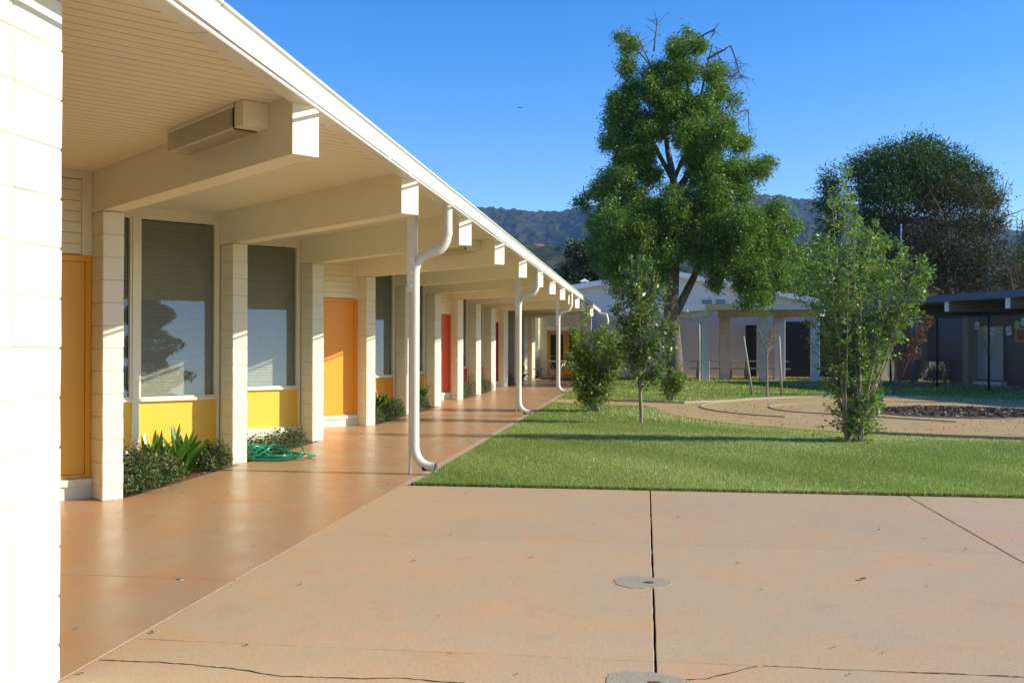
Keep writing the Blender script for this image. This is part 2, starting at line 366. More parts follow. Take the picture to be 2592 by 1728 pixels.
# ---- bays
BT = {0: ('door', 'amber'), 1: ('window', 'yellow'), 2: ('window', 'yellow'), 3: ('door', 'orange'), 4: ('window', 'orange'), 5: ('window', 'orange'),
      6: ('door', 'redor'), 7: ('window', 'red'), 8: ('window', 'red'), 9: ('door', 'dkred'), 10: ('window', 'red'), 11: ('window', 'red'), 12: ('door', 'dkred')}
lou = {}
def louvre_mesh(w, tl):
    k = (round(w, 2), tl)
    if k not in lou:
        # pane tilted about the long axis: leans outward at the bottom
        h, t = .052, .0025
        mb = MB(); a = []
        for zz, cc in ((-h, tl), (h, -tl)):
            for c_, s_ in ((cc-t, 0), (cc+t, 0), (cc+t, w), (cc-t, w)):
                p = P(c_, s_); a.append((p.x, p.y, zz))
        mb.hexa(a); me = bpy.data.meshes.new('glass_pane'); me.from_pydata(mb.v, [], mb.f); me.materials.append(M['glass']); lou[k] = me
    return lou[k]
def window(cw, sr, w, z0, z1, parent, simple=False):
    """jalousie unit: right edge at s=sr, width w"""
    f = MB(); t = .022
    csbox(f, cw-.03, cw+.035, sr-w, sr-w+t, z0, z1); csbox(f, cw-.03, cw+.035, sr-t, sr, z0, z1)
    csbox(f, cw-.029, cw+.034, sr-w+t, sr-t, z1-t, z1); csbox(f, cw-.029, cw+.034, sr-w+t, sr-t, z0, z0+t)
    W_ = f.build('window', M['trim'], parent)
    sl = MB(); csbox(sl, cw-.02, cw+.062, sr-w-.004, sr+.004, z0-.032, z0-.001); sl.build('window_sill', M['trim'], W_)
    o0 = worldloc(W_); nn = int((z1-z0-2*t)/.1); ma, mb_ = louvre_mesh(w-2*t-.006, .0125), louvre_mesh(w-2*t-.006, .0035)
    p = P(cw+.004, sr-w+t+.003)
    for j in range(nn):
        link('glass_pane', mb_ if j < 11 else ma, W_, (p.x-o0.x, p.y-o0.y, z0+t+.1*(j+.5)-o0.z))
    bl = MB(); z = z0+.03
    while z < z1-.03:
        a = [P(cw-.055, sr-w+t), P(cw-.073, sr-w+t), P(cw-.073, sr-t), P(cw-.055, sr-t)]
        bl.add([(a[0].x, a[0].y, z), (a[1].x, a[1].y, z+.021), (a[2].x, a[2].y, z+.021), (a[3].x, a[3].y, z)], [(0, 1, 2, 3)]); z += .0225
    b = bl.build('blind', M['blind'], W_); b['kind'] = 'stuff'
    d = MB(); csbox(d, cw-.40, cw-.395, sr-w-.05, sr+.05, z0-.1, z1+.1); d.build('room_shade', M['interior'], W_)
    return W_
for k in range(0, NB+1):
    kind, colr = BT[k]; cL = cF(k)-WL; s1 = sF(k)-.001; s0 = sF(k-1)+WR+.001
    if kind == 'window':
        cw = cL-.10; wl2 = s1-s0
        units = [(s1-.032, .92), (s1-1.032, wl2-1.032-.02)]
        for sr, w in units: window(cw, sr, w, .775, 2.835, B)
        t = MB(); csbox(t, cw-.045, cw+.045, s1-.031, s1-.0005, .16, 2.835)
        csbox(t, cw-.045, cw+.05, s1-1.030, s1-.954, .16, 2.835)
        csbox(t, cw-.045, cw+.045, s0+.0005, s0+.019, .16, 2.835)
        csbox(t, cw-.045, cw+.030, s0+.0005, s1-.0005, 2.8355, 2.868); csbox(t, cw-.045, cw+.045, s0+.0005, s1-.0005, 2.8685, ZS-.0005)
        t.build('window_trim', M['trim'], B)
        pn = MB(); csbox(pn, cw-.03, cw+.018, s1-.953, s1-.032, .20, .742); pn.build('panel', M[colr], B)
        pn = MB(); csbox(pn, cw-.03, cw+.018, s0+.02, s1-1.031, .20, .742); pn.build('panel', M[colr], B)
        lg = MB(); csbox(lg, cw-.04, cw+.075, s0+.001, s1, .155, .198); csbox(lg, cw-.04, cw+.11, s0+.001, s1, .085, .152); csbox(lg, cw-.04, cw+.09, s0+.001, s1, -.1, .083)
        lg.build('ledge', M['block'], B)
        bk = MB(); csbox(bk, cw-.10, cw-.047, s0, s1, .0, .74); bk.build('wall', M['paint'], B); bk = MB(); csbox(bk, cw-.10, cw-.047, s0, s1, 2.83, ZS-.001); bk.build('wall', M['paint'], B)
    else:
        cw = cL
        d = MB(); csbox(d, cw-.07, cw-.02, s1-1.07, s1-.053, .215, 2.13)
        D_ = d.build('door', M[colr], B)
        fr = MB(); csbox(fr, cw-.08, cw, s1-.05, s1, .18, 2.19); csbox(fr, cw-.08, cw, s1-1.12, s1-1.072, .18, 2.19)
        csbox(fr, cw-.08, cw-.001, s1-1.071, s1-.051, 2.133, 2.19); csbox(fr, cw-.08, cw-.001, s1-1.071, s1-.051, .18, .212); fr.build('door_frame', M[colr], D_)
        kn = MB(); a = P(cw-.02, s1-.98); b = P(cw+.03, s1-.98); kn.tube([(a.x, a.y, 1.1), (b.x, b.y, 1.1)], .025, 10); kn.build('door_handle', M['steel'], D_)
        t = MB(); csbox(t, cw-.08, cw+.012, s1-.088, s1, 2.192, ZS-.001); csbox(t, cw-.08, cw+.011, s0, s1-.089, 2.878, ZS-.001); csbox(t, cw-.08, cw+.012, s0, s1-1.121, .18, 2.876)
        t.build('door_trim', M['paint'], B)
        for j in range(7):
            z = 2.20+j*.0965
            sb = MB(); csbox(sb, cw-.07, cw-.012-.004*(j % 2), s1-1.12, s1-.089, z, z+.092); sb.build('siding_board', M['paint'], B)
        sb = MB(); csbox(sb, cw-.09, cw-.03, s1-1.119, s1-.0885, 2.191, 2.877); sb.build('wall', M['gap_shade'], B)
        lg = MB(); csbox(lg, cw-.08, cw+.045, s0+.001, s1, .118, .178); csbox(lg, cw-.08, cw+.020, s0+.001, s1, -.1, .114); lg.build('threshold', M['block'], B)
# inner mass that stops light from behind
mb = MB(); mb.prism([(-14, -3), (-8.6, -3), (-8.6, 46), (-14, 46)], -.1, ZS); mb.build('rear_wall', M['paint'], B)

# ---- perforated light fixtures on beams
def fixture(k):
    c0, c1 = cF(k)+1.93, cF(k)+3.02; s1 = sF(k)-.001; s0 = s1-.185; z0, z1 = 2.775, 2.943
    mb = MB(); csbox(mb, c1-.016, c1+.11, s0+.01, s1, z0+.008, z1-.001)
    csbox(mb, c0, c1-.017, s0, s0+.004, z1-.03, z1); csbox(mb, c0, c1-.017, s0, s0+.004, z0-.002, z0+.01)
    csbox(mb, c0-.006, c0-.001, s0, s1, z0, z1); csbox(mb, c0, c1-.017, s1-.012, s1, z0, z0+.012)
    csbox(mb, c0+.05, c1-.08, s1-.06, s1-.01, z0+.04, z1-.005) if 0 else None
    f = mb.build('light_fixture', M['paint'], B)
    tr = MB(); csbox(tr, c0+.004, c1-.02, s0+.05, s1-.013, z0+.03, z1-.003); tr.build('shade_backing', M['gap_shade'], f)  # dark plate added behind the cover, its colour stands in for shade in the holes
    def lattice(face):
        mb = MB(); pit = .0155; w = .0031; L_ = c1-.02-c0; Hh = (z1-.032-z0-.012) if face == 'v' else (s1-s0-.014)
        for sgn in (1, -1):
            q = -Hh
            while q < L_:
                a0 = max(q, 0); a1 = min(q+Hh, L_)
                if a1 > a0+.002:
                    t0, t1 = (a0-q), (a1-q)
                    if sgn < 0: t0, t1 = Hh-t0, Hh-t1
                    pts = []
                    for (aa, tt) in ((a0, t0), (a1, t1)):
                        for dw in (-w, w):
                            if face == 'v': p = P(c0+min(max(aa+dw, 0), L_), s0); pts.append((p.x, p.y, z0+.01+tt))
                            else: p = P(c0+min(max(aa+dw, 0), L_), s0+.003+tt); pts.append((p.x, p.y, z0))
                    mb.add(pts, [(0, 1, 3, 2)])
                q += pit
        return mb
    lt = lattice('v'); l2 = lattice('h'); lt.add(l2.v, l2.f)
    o = lt.build('perforated_cover', M['paint'], f); o['kind'] = 'stuff'
for k in (0, 3, 6): fixture(k)

# ---- posts with downspouts
def arc(p0, p1, p2, m_=8):
    p0, p1, p2 = Vector(p0), Vector(p1), Vector(p2)
    return [p0*(1-t)**2 + p1*2*t*(1-t) + p2*t*t for t in [i/m_ for i in range(m_+1)]]
def downspout(y, ztop=ZS):
    x = -2.462; r = .050; yt = y-.02
    mb = MB()
    pts = [(-2.10, yt, 2.93), (-2.10, yt, 2.72)] + arc((-2.10, yt, 2.62), (-2.10, yt, 2.40), (-2.28, yt, 2.37)) + arc((-2.30, yt, 2.365), (x, y, 2.33), (x, y, 2.14)) + [(x, y, 1.2), (x, y, .37)]
    pts += arc((x, y, .33), (x, y, .10), (x+.20, y-.03, .082)) + [(x+.235, y-.034, .082)]
    mb.tube(pts, r, 20, False)
    o = mb.build('downspout', M['pipe'], B, True)
    for (a, b) in (((-2.10, yt, 2.565), (-2.10, yt, 2.60)), ((x, y, .355), (x, y, .375)), ((x+.222, y-.0325, .082), (x+.238, y-.0345, .082))):
        q = MB(); q.tube([a, b], r+.0035, 20, False); q.build('collar', M['pipe'], o, True)
    q = MB(); q.tube([(x+.10, y-.015, .086), (x+.232, y-.034, .082)], .047, 14, True); q.build('inner_dark', M['interior'], o)
    pm = MB(); pm.box(x-.068, x-.050, y+.0, y+.05, 0, ztop-.001)
    pm.box(x-.0665, x+.012, y-.064, y-.058, 1.95, ztop-.001); pm.box(x-.0665, x+.012, y+.058, y+.064, 1.95, ztop-.001)
    pm.box(x-.073, x-.067, y-.064, y+.064, 1.95, ztop-.002)
    p = pm.build('post', M['pipe'], B)
    for zz in (2.02, 2.16, 2.30):
        q = MB(); q.tube([(x-.035, y-.064, zz), (x-.035, y-.074, zz)], .009, 8); q.build('bolt', M['pipe'], p)
    fm = MB(); fm.box(x-.104, x-.076, y-.047, y+.047, .0, .22); fm.build('post_foot', M['steel'], p) if 0 else None
for y in (10.5, 19.45, 28.4, 37.0): downspout(y)
hd = MB(); hd.box(-2.60, -2.555, 9.37, 10.44, 2.80, ZS-.001); hd.build('header_board', M['paint'], B)

# ---- end wall with double doors, fountain
ew = MB(); ew.box(-8.6, -4.53, 46.3, 46.5, 0, ZS); ew.box(-2.78, -2.5, 46.3, 46.5, 0, ZS); ew.box(-4.53, -2.78, 46.3, 46.5, 2.08, ZS)
ew.build('end_wall', M['paint'], B)
tm = MB(); tm.box(-4.60, -2.72, 46.26, 46.299, 2.09, 2.19); tm.box(-4.62, -4.54, 46.26, 46.299, 0, 2.09); tm.build('door_trim', M['trim'], B)
for x0, x1 in ((-4.52, -3.67), (-3.65, -2.80)):
    d = MB(); d.box(x0, x0+.13, 46.31, 46.36, .02, 2.05); d.box(x1-.13, x1, 46.31, 46.36, .02, 2.05)
    d.box(x0+.13, x1-.13, 46.311, 46.359, 1.92, 2.05); d.box(x0+.13, x1-.13, 46.311, 46.359, .02, .28)
    o = d.build('door', M['orange'], B)
    g = MB(); g.box(x0+.131, x1-.131, 46.33, 46.34, .281, 1.919); g.build('door_glass', M['greydark'], o)
    h = MB(); h.box(x0+.43, x0+.437, 46.318, 46.328, .281, 1.35); h.box(x0+.131, x1-.131, 46.317, 46.327, .90, .91); h.build('mullion', M['wfascia'], o)
    h = MB(); h.tube([(x1-.06 if x0 < -4 else x0+.06, 46.30, 1.0), (x1-.06 if x0 < -4 else x0+.06, 46.22, 1.0)], .03, 8); h.build('door_handle', M['steel'], o)
vp = MB(); vp.tube([(-4.95, 46.2, 0), (-4.95, 46.2, ZS)], .05, 8); vp.build('wall_pipe', M['pipe'], B, True)
ewc = MB(); ewc.box(-5.9, -5.2, 42.9, 46.29, 0, ZS-.001); ewc.build('side_wall', M['block'], B)
for i, x in enumerate((-2.42, )):
    cc = MB(); cc.box(x-.28, x+.02, 44.6, 44.9, 0, ZS-.001); cc.build('end_column', M['block'], B)

# ---- free standing block wall at the left edge
BWL = thing('block_wall', 'sunlit white block wall filling the left edge beside the walkway', 'wall', (-2.475, 3.8, 0))
mb = MB(); mb.box(-2.565, -2.387, -2.6, 3.812, -.1, ZS-.001); core = mb.build('wall_core', M['mortar'], BWL)
wb = [chamfer_box('block', (1, 0), (0, 1), .19, .4064-.009, .2032-.005, .006, M['block'], .0017) for _ in range(5)]
wbb = chamfer_box('block', (1, 0), (0, 1), .19, .4064-.009, .142, .006, M['block'], .0015)
o0 = worldloc(BWL)
wbt = chamfer_box('block', (1, 0), (0, 1), .19, .4064-.009, .149, .006, M['block'], .0015)
for i in range(15):
    yc = 3.497-.4064*(i-.5) if i else 3.6595
    for j in range(15):
        if j == 0: me, z = wbb, .0735
        elif j == 14: me, z = wbt, 2.7918+.0765
        else: me, z = wb[random.randrange(5)], .147+.2032*(j-.5)
        o = link('block', me, BWL, (-2.475+random.uniform(-.0015, .0015)-o0.x, yc-o0.y, z-o0.z))
        if i == 0: o.scale.y = .795

# ------------------------------------------------------------------ ground
def sheet(name, pts, z, m, kind='structure', parent=None, thick=None):
    mb = MB()
    if thick: mb.prism(pts, z-thick, z)
    else: mb.add([(p[0], p[1], z) for p in pts], [tuple(range(len(pts)))])
    o = mb.build(name, m, parent)
    if kind: o['kind'] = kind
    return o
sheet('ground', [(-4000, -3000), (4000, -3000), (4000, 6000), (-4000, 6000)], -.16, M['ground'])
sheet('joint_bed', [(-5.3, -3), (12, -3), (12, 9.63), (-2.3, 9.63), (-2.3, 47), (-5.3, 47)], -.028, M['under'])
pav = sheet('pavement', [(-2.3, -4), (-2.29, -4), (-2.29, -3.9), (-2.3, -3.9)], -.06, M['court'], thick=.02)
gx = [-2.385, .045, 2.40, 4.85, 7.3, 9.8, 12.2]; gy = [-3, -.9, 1.75, 4.42, 7.03, 9.64]
def slab(name, x0, x1, y0, y1, m, parent, bev=.004, ragged=.0025):
    """slab with slightly ragged chamfered rim"""
    pts = []; st = .12
    def side(a, b):
        L_ = math.dist(a, b); k = max(2, int(L_/st))
        nx, ny = -(b[1]-a[1])/L_, (b[0]-a[0])/L_
        for i in range(k):
            t = i/k; r = random.uniform(-ragged, ragged)*(0 if i == 0 else 1) + (-random.uniform(0, ragged*3) if random.random() < .06 else 0)
            pts.append((a[0]+(b[0]-a[0])*t - nx*r, a[1]+(b[1]-a[1])*t - ny*r))
    cs = [(x0, y0), (x1, y0), (x1, y1), (x0, y1)]
    for i in range(4): side(cs[i], cs[(i+1) % 4])
    cx, cy = (x0+x1)/2, (y0+y1)/2; N_ = len(pts)
    ins = [(x+(cx-x)/max(abs(cx-x), abs(cy-y))*bev, y+(cy-y)/max(abs(cx-x), abs(cy-y))*bev) for x, y in pts]
    v = [(x, y, 0) for x, y in ins] + [(x, y, -bev) for x, y in pts] + [(x, y, -.1) for x, y in pts]
    f = [tuple(range(N_))] + [(i, N_+i, N_+(i+1) % N_, (i+1) % N_) for i in range(N_)] + [(N_+i, 2*N_+i, 2*N_+(i+1) % N_, N_+(i+1) % N_) for i in range(N_)]
    mb = MB(); mb.add(v, f); return mb.build(name, m, parent)
JG = {0: .0022, 1: .0042}
for i in range(len(gx)-1):
    for j in range(len(gy)-1):
        gxl = .0058; gyl = .0028 if j != 2 else .0035
        slab('paving_slab', gx[i]+(gxl if i else .0035), gx[i+1]-gxl, gy[j]+gyl, gy[j+1]-gyl, M['court'], pav, .003, .002)
wk = sheet('walkway', [(-2.6, -4), (-2.59, -4), (-2.59, -3.9), (-2.6, -3.9)], -.06, M['walk'], thick=.02)
wy = [-3, 0, 2.85, 5.60, 8.44, 11.2, 14.0, 16.8, 19.65, 22.4, 25.2, 28.0, 30.9, 33.6, 36.4, 39.2, 42.0, 46.3]
for j in range(len(wy)-1):
    slab('walkway_slab', -4.66, -2.3925, wy[j]+.0042, wy[j+1]-.0042, M['walk'], wk, .003, .0015)
tl_ = MB(); tl_.box(-2.30, 14, 9.648, 9.70, -.05, .022); o = tl_.build('turf_edge', M['soil']); o['kind'] = 'structure'
fl = MB(); fl.box(-2.3924, -2.3817, -3, 9.63, -.03, -.0035); fl.build('joint_filler', M['patch'], pav)
# concrete rim along the lawn
for j in range(4, len(wy)-1):
    slab('rim_slab', -2.385, -2.30, max(wy[j], 9.66)+.002, wy[j+1]-.002, M['edgec'], wk, .004, .004)
# tooth pads: concrete in door bays, beds in window bays
for k in range(0, NB+1):
    cw = cF(k)-WL-.02; a = P(cw, sF(k)); b = P(cw, sF(k-1)+WR); 
    e0 = (-4.664, Vector((X0, Y0+(k-1)*D)).y-.13); e1 = (-4.664, Vector((X0, Y0+k*D)).y+.05)
    q = P(cF(k-1)-WL, sF(k-1)+WR)
    pts = [e0, e1, (P(cF(k), sF(k)).x, P(cF(k), sF(k)).y), (a.x, a.y), (b.x, b.y), (P(cF(k-1), sF(k-1)+WR*.5).x, P(cF(k-1), sF(k-1)+WR*.5).y)]
    pts = [(-4.664, Y0+(k-1)*D-.1), (-4.664, Y0+k*D-.1), (a.x, a.y+.3), (b.x-.3, b.y), (-4.9, Y0+(k-1)*D-.1)]
    if BT[k][0] == 'door':
        mb = MB(); mb.prism(pts, -.08, -.002+.0015*(k % 3)); mb.build('doorstep_pad', M['walk'], wk)
    else:
        mb = MB(); mb.prism(pts, -.08, -.012); o = mb.build('flower_bed', M['soil'], None); o['kind'] = 'structure'
# cracks: ragged dark slivers with depth (thin recessed strips)
def crack(pts, w, name='pavement_crack'):
    L_, R_ = [], []
    dens = []
    for i in range(len(pts)-1):
        k = max(2, int(math.dist(pts[i], pts[i+1])/.02))
        for j in range(k):
            t = j/k; dens.append((pts[i][0]+(pts[i+1][0]-pts[i][0])*t, pts[i][1]+(pts[i+1][1]-pts[i][1])*t))
    y = 0
    for (px, py) in dens:
        y = y*.85+random.uniform(-.004, .004); ww = w*random.uniform(.4, 1.2)
        L_.append((px, py+y+ww, .0012)); R_.append((px, py+y-ww, .0012))
    N_ = len(L_); mb = MB(); mb.add(L_+R_, [(i, i+1, N_+i+1, N_+i) for i in range(N_-1)])
    return mb.build(name, M['under'], pav)
crack([(-2.37, 4.10), (-2.0, 4.10), (-1.75, 4.06), (-1.5, 4.00), (-1.0, 4.045), (-.6, 4.01), (-.45, 3.97), (-.2, 4.02)], .0058)
crack([(.15, 4.19), (.25, 4.21), (.42, 4.36), (.50, 4.412)], .005)
crack([(.5, 4.42), (1.2, 4.42), (2.39, 4.42)], .0032)
# grey repair patches with rusty cores
def patch(cx, cy, rx, ry, hole):
    pts = []
    for i in range(40):
        a = 2*math.pi*i/40; r = 1+.07*math.sin(3*a+1)+random.uniform(-.05, .05)
        pts.append((cx+rx*r*math.cos(a), cy+ry*r*math.sin(a)))
    mb = MB(); mb.prism(pts, -.02, .003); o = mb.build('repair_patch', M['patch'], pav)
    hp = [(hole[0]+.028*math.cos(a)*random.uniform(.8, 1.4), hole[1]+.022*math.sin(a)*random.uniform(.7, 1.2)) for a in np.linspace(0, 6.28, 14)[:-1]]
    mb = MB(); mb.prism(hp, .0031, .006); mb.build('rusty_bolt', M['rust'], o)
patch(-.02, 5.88, .165, .145, (.022, 5.87)); patch(0., 4.13, .17, .135, (.04, 4.12))
mb = MB(); mb.tube([(-2.72, 5.58, 0), (-2.72, 5.58, .004)], .022, 16); mb.build('floor_cap', M['steel'], wk)

# lawn sheet with holes left to the dirt sheets laid above it
sheet('lawn', [(-2.295, 9.66), (14, 9.66), (30, 9.66), (30, 46), (-2.295, 46)], 0.004, M['lawn'], thick=.12)
CX, CY, RD = 6.55, 21.8, 6.2
def circle(cx, cy, r, k=72, a0=0, a1=2*math.pi): return [(cx+r*math.cos(a0+(a1-a0)*i/k), cy+r*math.sin(a0+(a1-a0)*i/k)) for i in range(k)]
def wob(pts, amp): return [(x+random.uniform(-amp, amp), y+random.uniform(-amp, amp)) for x, y in pts]
sheet('dirt_circle', wob(circle(CX, CY, RD), .04), .012, M['dirt'])
path_pts = [(-2.29, 24.4), (-1.4, 23.5), (-.6, 23.35), (.05, 23.1), (.3, 22.0), (.28, 20.9), (1.5, 19.0), (2.2, 23), (1.5, 24.6), (.9, 24.35), (.15, 24.6), (-.7, 24.85), (-1.4, 25.5), (-2.29, 25.75)]
sheet('dirt_path', wob(path_pts, .03), .008, M['dirt'])
sheet('porch_floor', [(-2.28, 47.2), (-2.28, 42.0), (-.5, 41.2), (.8, 40.1), (11.5, 40.1), (11.5, 47.2)], .012, M['walk'])
sheet('mulch_bed', circle(CX, CY+.05, 1.86, 60), .02, M['mulch'])
mc = circle(0, 0, 1, 1)
k_ = 5200; rr_ = 1.82*np.sqrt(RNG.random(k_)); aa_ = RNG.random(k_)*2*np.pi
C_ = np.stack([CX+rr_*np.cos(aa_), CY+.05+rr_*np.sin(aa_), .03+.03*RNG.random(k_)], 1)
V_, F_ = leaves(C_, .085, .4, 1.2); o = np_mesh('bark_chips', V_, F_, M['chip'], None, tints(k_, .12)); tag(o, 'bark chip mulch in the centre of the dirt circle', 'mulch', kind='stuff')
def edging(name, pts, label, h=.045, w=.03, m='wood'):
    mb = MB(); pts = [Vector((p[0], p[1], 0)) for p in pts]; N_ = len(pts)
    L1 = []; 
    for i, p in enumerate(pts):
        t = (pts[min(i+1, N_-1)]-pts[max(i-1, 0)]).normalized(); q = Vector((-t.y, t.x, 0))*w*.5
        L1 += [(p.x-q.x, p.y-q.y, 0), (p.x+q.x, p.y+q.y, 0), (p.x+q.x, p.y+q.y, h), (p.x-q.x, p.y-q.y, h)]
    f = []
    for i in range(N_-1):
        a = i*4; b = a+4; f += [(a+3, a+2, b+2, b+3), (a, a+3, b+3, b), (a+2, a+1, b+1, b+2)]
    f += [(0, 1, 2, 3), tuple((N_-1)*4+j for j in (3, 2, 1, 0))]
    mb.add(L1, f); return tag(mb.build(name, M[m]), label, 'edging')
def smooth(pts, k=10):
    P_ = [Vector((*p, 0)) for p in pts]; P_ = [2*P_[0]-P_[1]]+P_+[2*P_[-1]-P_[-2]]; out = []
    for i in range(1, len(P_)-2):
        for j in range(k):
            t = j/k; p0, p1, p2, p3 = P_[i-1:i+3]
            q = .5*((2*p1)+(-p0+p2)*t+(2*p0-5*p1+4*p2-p3)*t*t+(-p0+3*p1-3*p2+p3)*t**3); out.append((q.x, q.y))
    out.append(pts[-1]); return out
edging('timber_edging', smooth([(2.69, 19.78), (1.92, 20.61), (1.45, 21.6), (1.24, 22.92), (1.6, 24.4), (2.6, 26.0), (3.6, 27.05)]), 'outermost curved timber strip bending round the left end of the tan dirt circle', .032, .035)
edging('timber_edging', smooth([(5.6, 19.0), (3.83, 20.69), (3.05, 21.5), (2.76, 22.64), (3.0, 23.8), (3.88, 24.76), (5.0, 25.4), (6.5, 25.8), (8.6, 25.3), (10, 24)]), 'inner curved timber strip between the outer strip and the mulch', .032, .03)
edging('timber_edging', circle(CX, CY+.05, 1.88, 60, 0, 2*math.pi+.001)+[(CX+1.88, CY+.05)], 'thin timber ring round the bark mulch bed', .045, .03)
edging('timber_edging', [(x, y) for x, y in circle(CX, CY, RD+.03, 60, math.radians(238), math.radians(330))], 'timber board holding the near edge of the dirt circle against the lawn', .05, .04)
edging('timber_edging', smooth([(-1.4, 25.55), (-.7, 24.92), (.15, 24.66), (.9, 24.4)]), 'low timber strip along the far side of the dirt path', .04, .05)
edging('concrete_edging', smooth([(.9, 24.42), (2.12, 25.5), (3.25, 26.9), (4.38, 27.65), (5.94, 27.95), (7.5, 27.95)]), 'pale concrete strip between the far lawn and the dirt circle', .05, .12, 'edgec')
# pebbles / litter on the dirt: stuff
k_ = 1500; rr_ = RD*np.sqrt(RNG.random(k_)); aa_ = RNG.random(k_)*2*np.pi
C_ = np.stack([CX+rr_*np.cos(aa_), CY+rr_*np.sin(aa_), .018+0*aa_], 1)
V_, F_ = leaves(C_, .05, .6, 1.5); o = np_mesh('dirt_litter', V_, F_, M['chip'], None, tints(k_, .2)); tag(o, 'small scattered bark bits lying on the tan dirt circle', 'litter', kind='stuff')

# ------------------------------------------------------------------ grass
def inpoly(x, y, poly):
    ins = np.zeros(len(x), bool); j = len(poly)-1
    for i in range(len(poly)):
        xi, yi = poly[i]; xj, yj = poly[j]
        c_ = ((yi > y) != (yj > y)) & (x < (xj-xi)*(y-yi)/(yj-yi+1e-12)+xi); ins ^= c_; j = i
    return ins
def grass_area(n_, x0, x1, y0, y1, wmin, hh, edge=False):
    x = RNG.uniform(x0, x1, n_); y = RNG.uniform(y0, y1, n_)
    # keep what the lens could see plus a margin
    keep = (x < .66*y+1.2) & ~((x-CX)**2+(y-CY)**2 < (RD+.05)**2) & ~inpoly(x, y, path_pts)
    x, y = x[keep], y[keep]; k = len(x)
    h = hh*RNG.uniform(.55, 1.25, k); a = RNG.random(k)*2*np.pi; w = wmin*RNG.uniform(.7, 1.3, k)
    dx, dy = np.cos(a)*w, np.sin(a)*w; lx, ly = RNG.normal(size=k)*h*.45, RNG.normal(size=k)*h*.45
    V = np.stack([np.stack([x-dx, y-dy, 0*x], 1), np.stack([x+dx, y+dy, 0*x], 1), np.stack([x+lx, y+ly, h], 1)], 1).reshape(-1, 3)
    F = np.arange(3*k).reshape(-1, 3)
    # dry patches: large soft noise
    q = np.sin(x*1.1+1.3*np.sin(y*.7))+np.sin(y*1.3+np.sin(x*.9)*1.7)+.8*np.sin(x*3.1+y*2.3)
    dry = np.clip(.12+.09*q, .03, .4) + .35*np.exp(-((np.sqrt((x-CX)**2+(y-CY)**2)-RD-.2)/.5)**2)+.25*np.exp(-((y-15.6)/.5)**2)*(np.abs(x-1)<4)
    t = np.clip(RNG.beta(2, 2, k)*.75+.05*q, 0, .8); t[RNG.random(k) < dry] = 1
    return V, F, t
parts = [grass_area(230000, -2.29, 9.5, 9.66, 13, .0026, .028), grass_area(170000, -2.29, 12, 13, 18, .0038, .025), grass_area(110000, -2.29, 20, 18, 30, .009, .036), grass_area(50000, -2.29, 24, 30, 46, .02, .05),
         grass_area(30000, -2.27, 9.5, 9.635, 9.72, .0026, .045)]
Vs, Fs, ts, b_ = [], [], [], 0
for V, F, t in parts: Vs.append(V); Fs.append(F+b_); ts.append(t); b_ += len(V)
tag(np_mesh('grass', np.concatenate(Vs), np.concatenate(Fs), M['grass'], None, np.concatenate(ts)), 'short mown green grass covering the lawn', 'grass', kind='stuff')

# ------------------------------------------------------------------ plants by the wall
def strap_clump(x, y, h, nl, label, spread=1.1, tall=.55):
    nl = int(nl*1.5)
    t = thing('strap_leaf_plant', label, 'plant', (x, y, -.01), 'strap leaf plants in the wall beds')
    Vs, Fs, ts = [], [], []; b = 0
    for i in range(nl):
        a = random.uniform(0, 2*math.pi); L_ = h*random.uniform(.7, 1.2); w = .034*random.uniform(.8, 1.3); ln = random.uniform(.15, 1)*spread
        d = Vector((math.cos(a), math.sin(a), 0)); s = Vector((-d.y, d.x, 0)); bx = Vector((x+random.uniform(-.07, .07), y+random.uniform(-.07, .07), 0)); K = 7
        for j in range(K+1):
            q = j/K; r = L_*ln*.62*q**1.25; z = L_*(q-.38*ln*q*q*1.1); ww = w*(math.sin(math.pi*min(1, q*.80+.20))**.7)
            p = bx+d*r+Vector((0, 0, max(z, .01)))
            Vs += [p-s*ww, p+Vector((0, 0, -ww*.35)), p+s*ww]
            if j < K: k0 = b+3*j; Fs += [(k0, k0+1, k0+4, k0+3), (k0+1, k0+2, k0+5, k0+4)]
        tv = random.betavariate(2, 2)*.75 if random.random() > .07 else 1
        ts += [tv]*(2*K); b += 3*(K+1)
    np_mesh('leaves', np.array([v[:] for v in Vs]), np.array(Fs), M['strap'], t, ts, True)
    return t
def small_shrub(x, y, rx, ry, h, nlv, label, m='smallleaf', name='leafy_shrub', ls=.035, group='small shrubs in the wall beds'):
    t = thing(name, label, 'shrub', (x, y, -.01), group)
    k = nlv; a = RNG.random(k)*2*np.pi; ph = RNG.random(k)**.5; r = RNG.random(k)**.35
    bumps = 1+.22*np.sin(a*3+x*7)+.15*np.sin(a*5+y*3)
    th = np.arccos(RNG.random(k))
    C = np.stack([x+rx*r*np.sin(th)*np.cos(a)*bumps, y+ry*r*np.sin(th)*np.sin(a)*bumps, h*.12+h*.88*r*np.cos(th)*(1+.2*np.sin(a*4+2))], 1)
    C[:, 2] = np.maximum(C[:, 2], .02)
    V, F = leaves(C, ls, .5, .3); np_mesh('foliage', V, F, M[m], t, tints(k, .10))
    mb = MB()
    for i in range(12):
        aa = random.uniform(0, 6.28); mb.tube([(x, y, 0), (x+rx*.4*math.cos(aa), y+ry*.4*math.sin(aa), h*.5), (x+rx*.75*math.cos(aa), y+ry*.75*math.sin(aa), h*.85)], [.006, .004, .002], 5, False)
    mb.build('stems', M['twig'], t); return t
def bedpt(k, t, off):   # t 0..1 from column k-1 to column k along the walkway edge, off: metres back from the edge
    return (-4.72-off, Y0+(k-1)*D+.05+t*(D-.35))
def at_bed(k, t, off): x, y = bedpt(k, t, off); return x, y
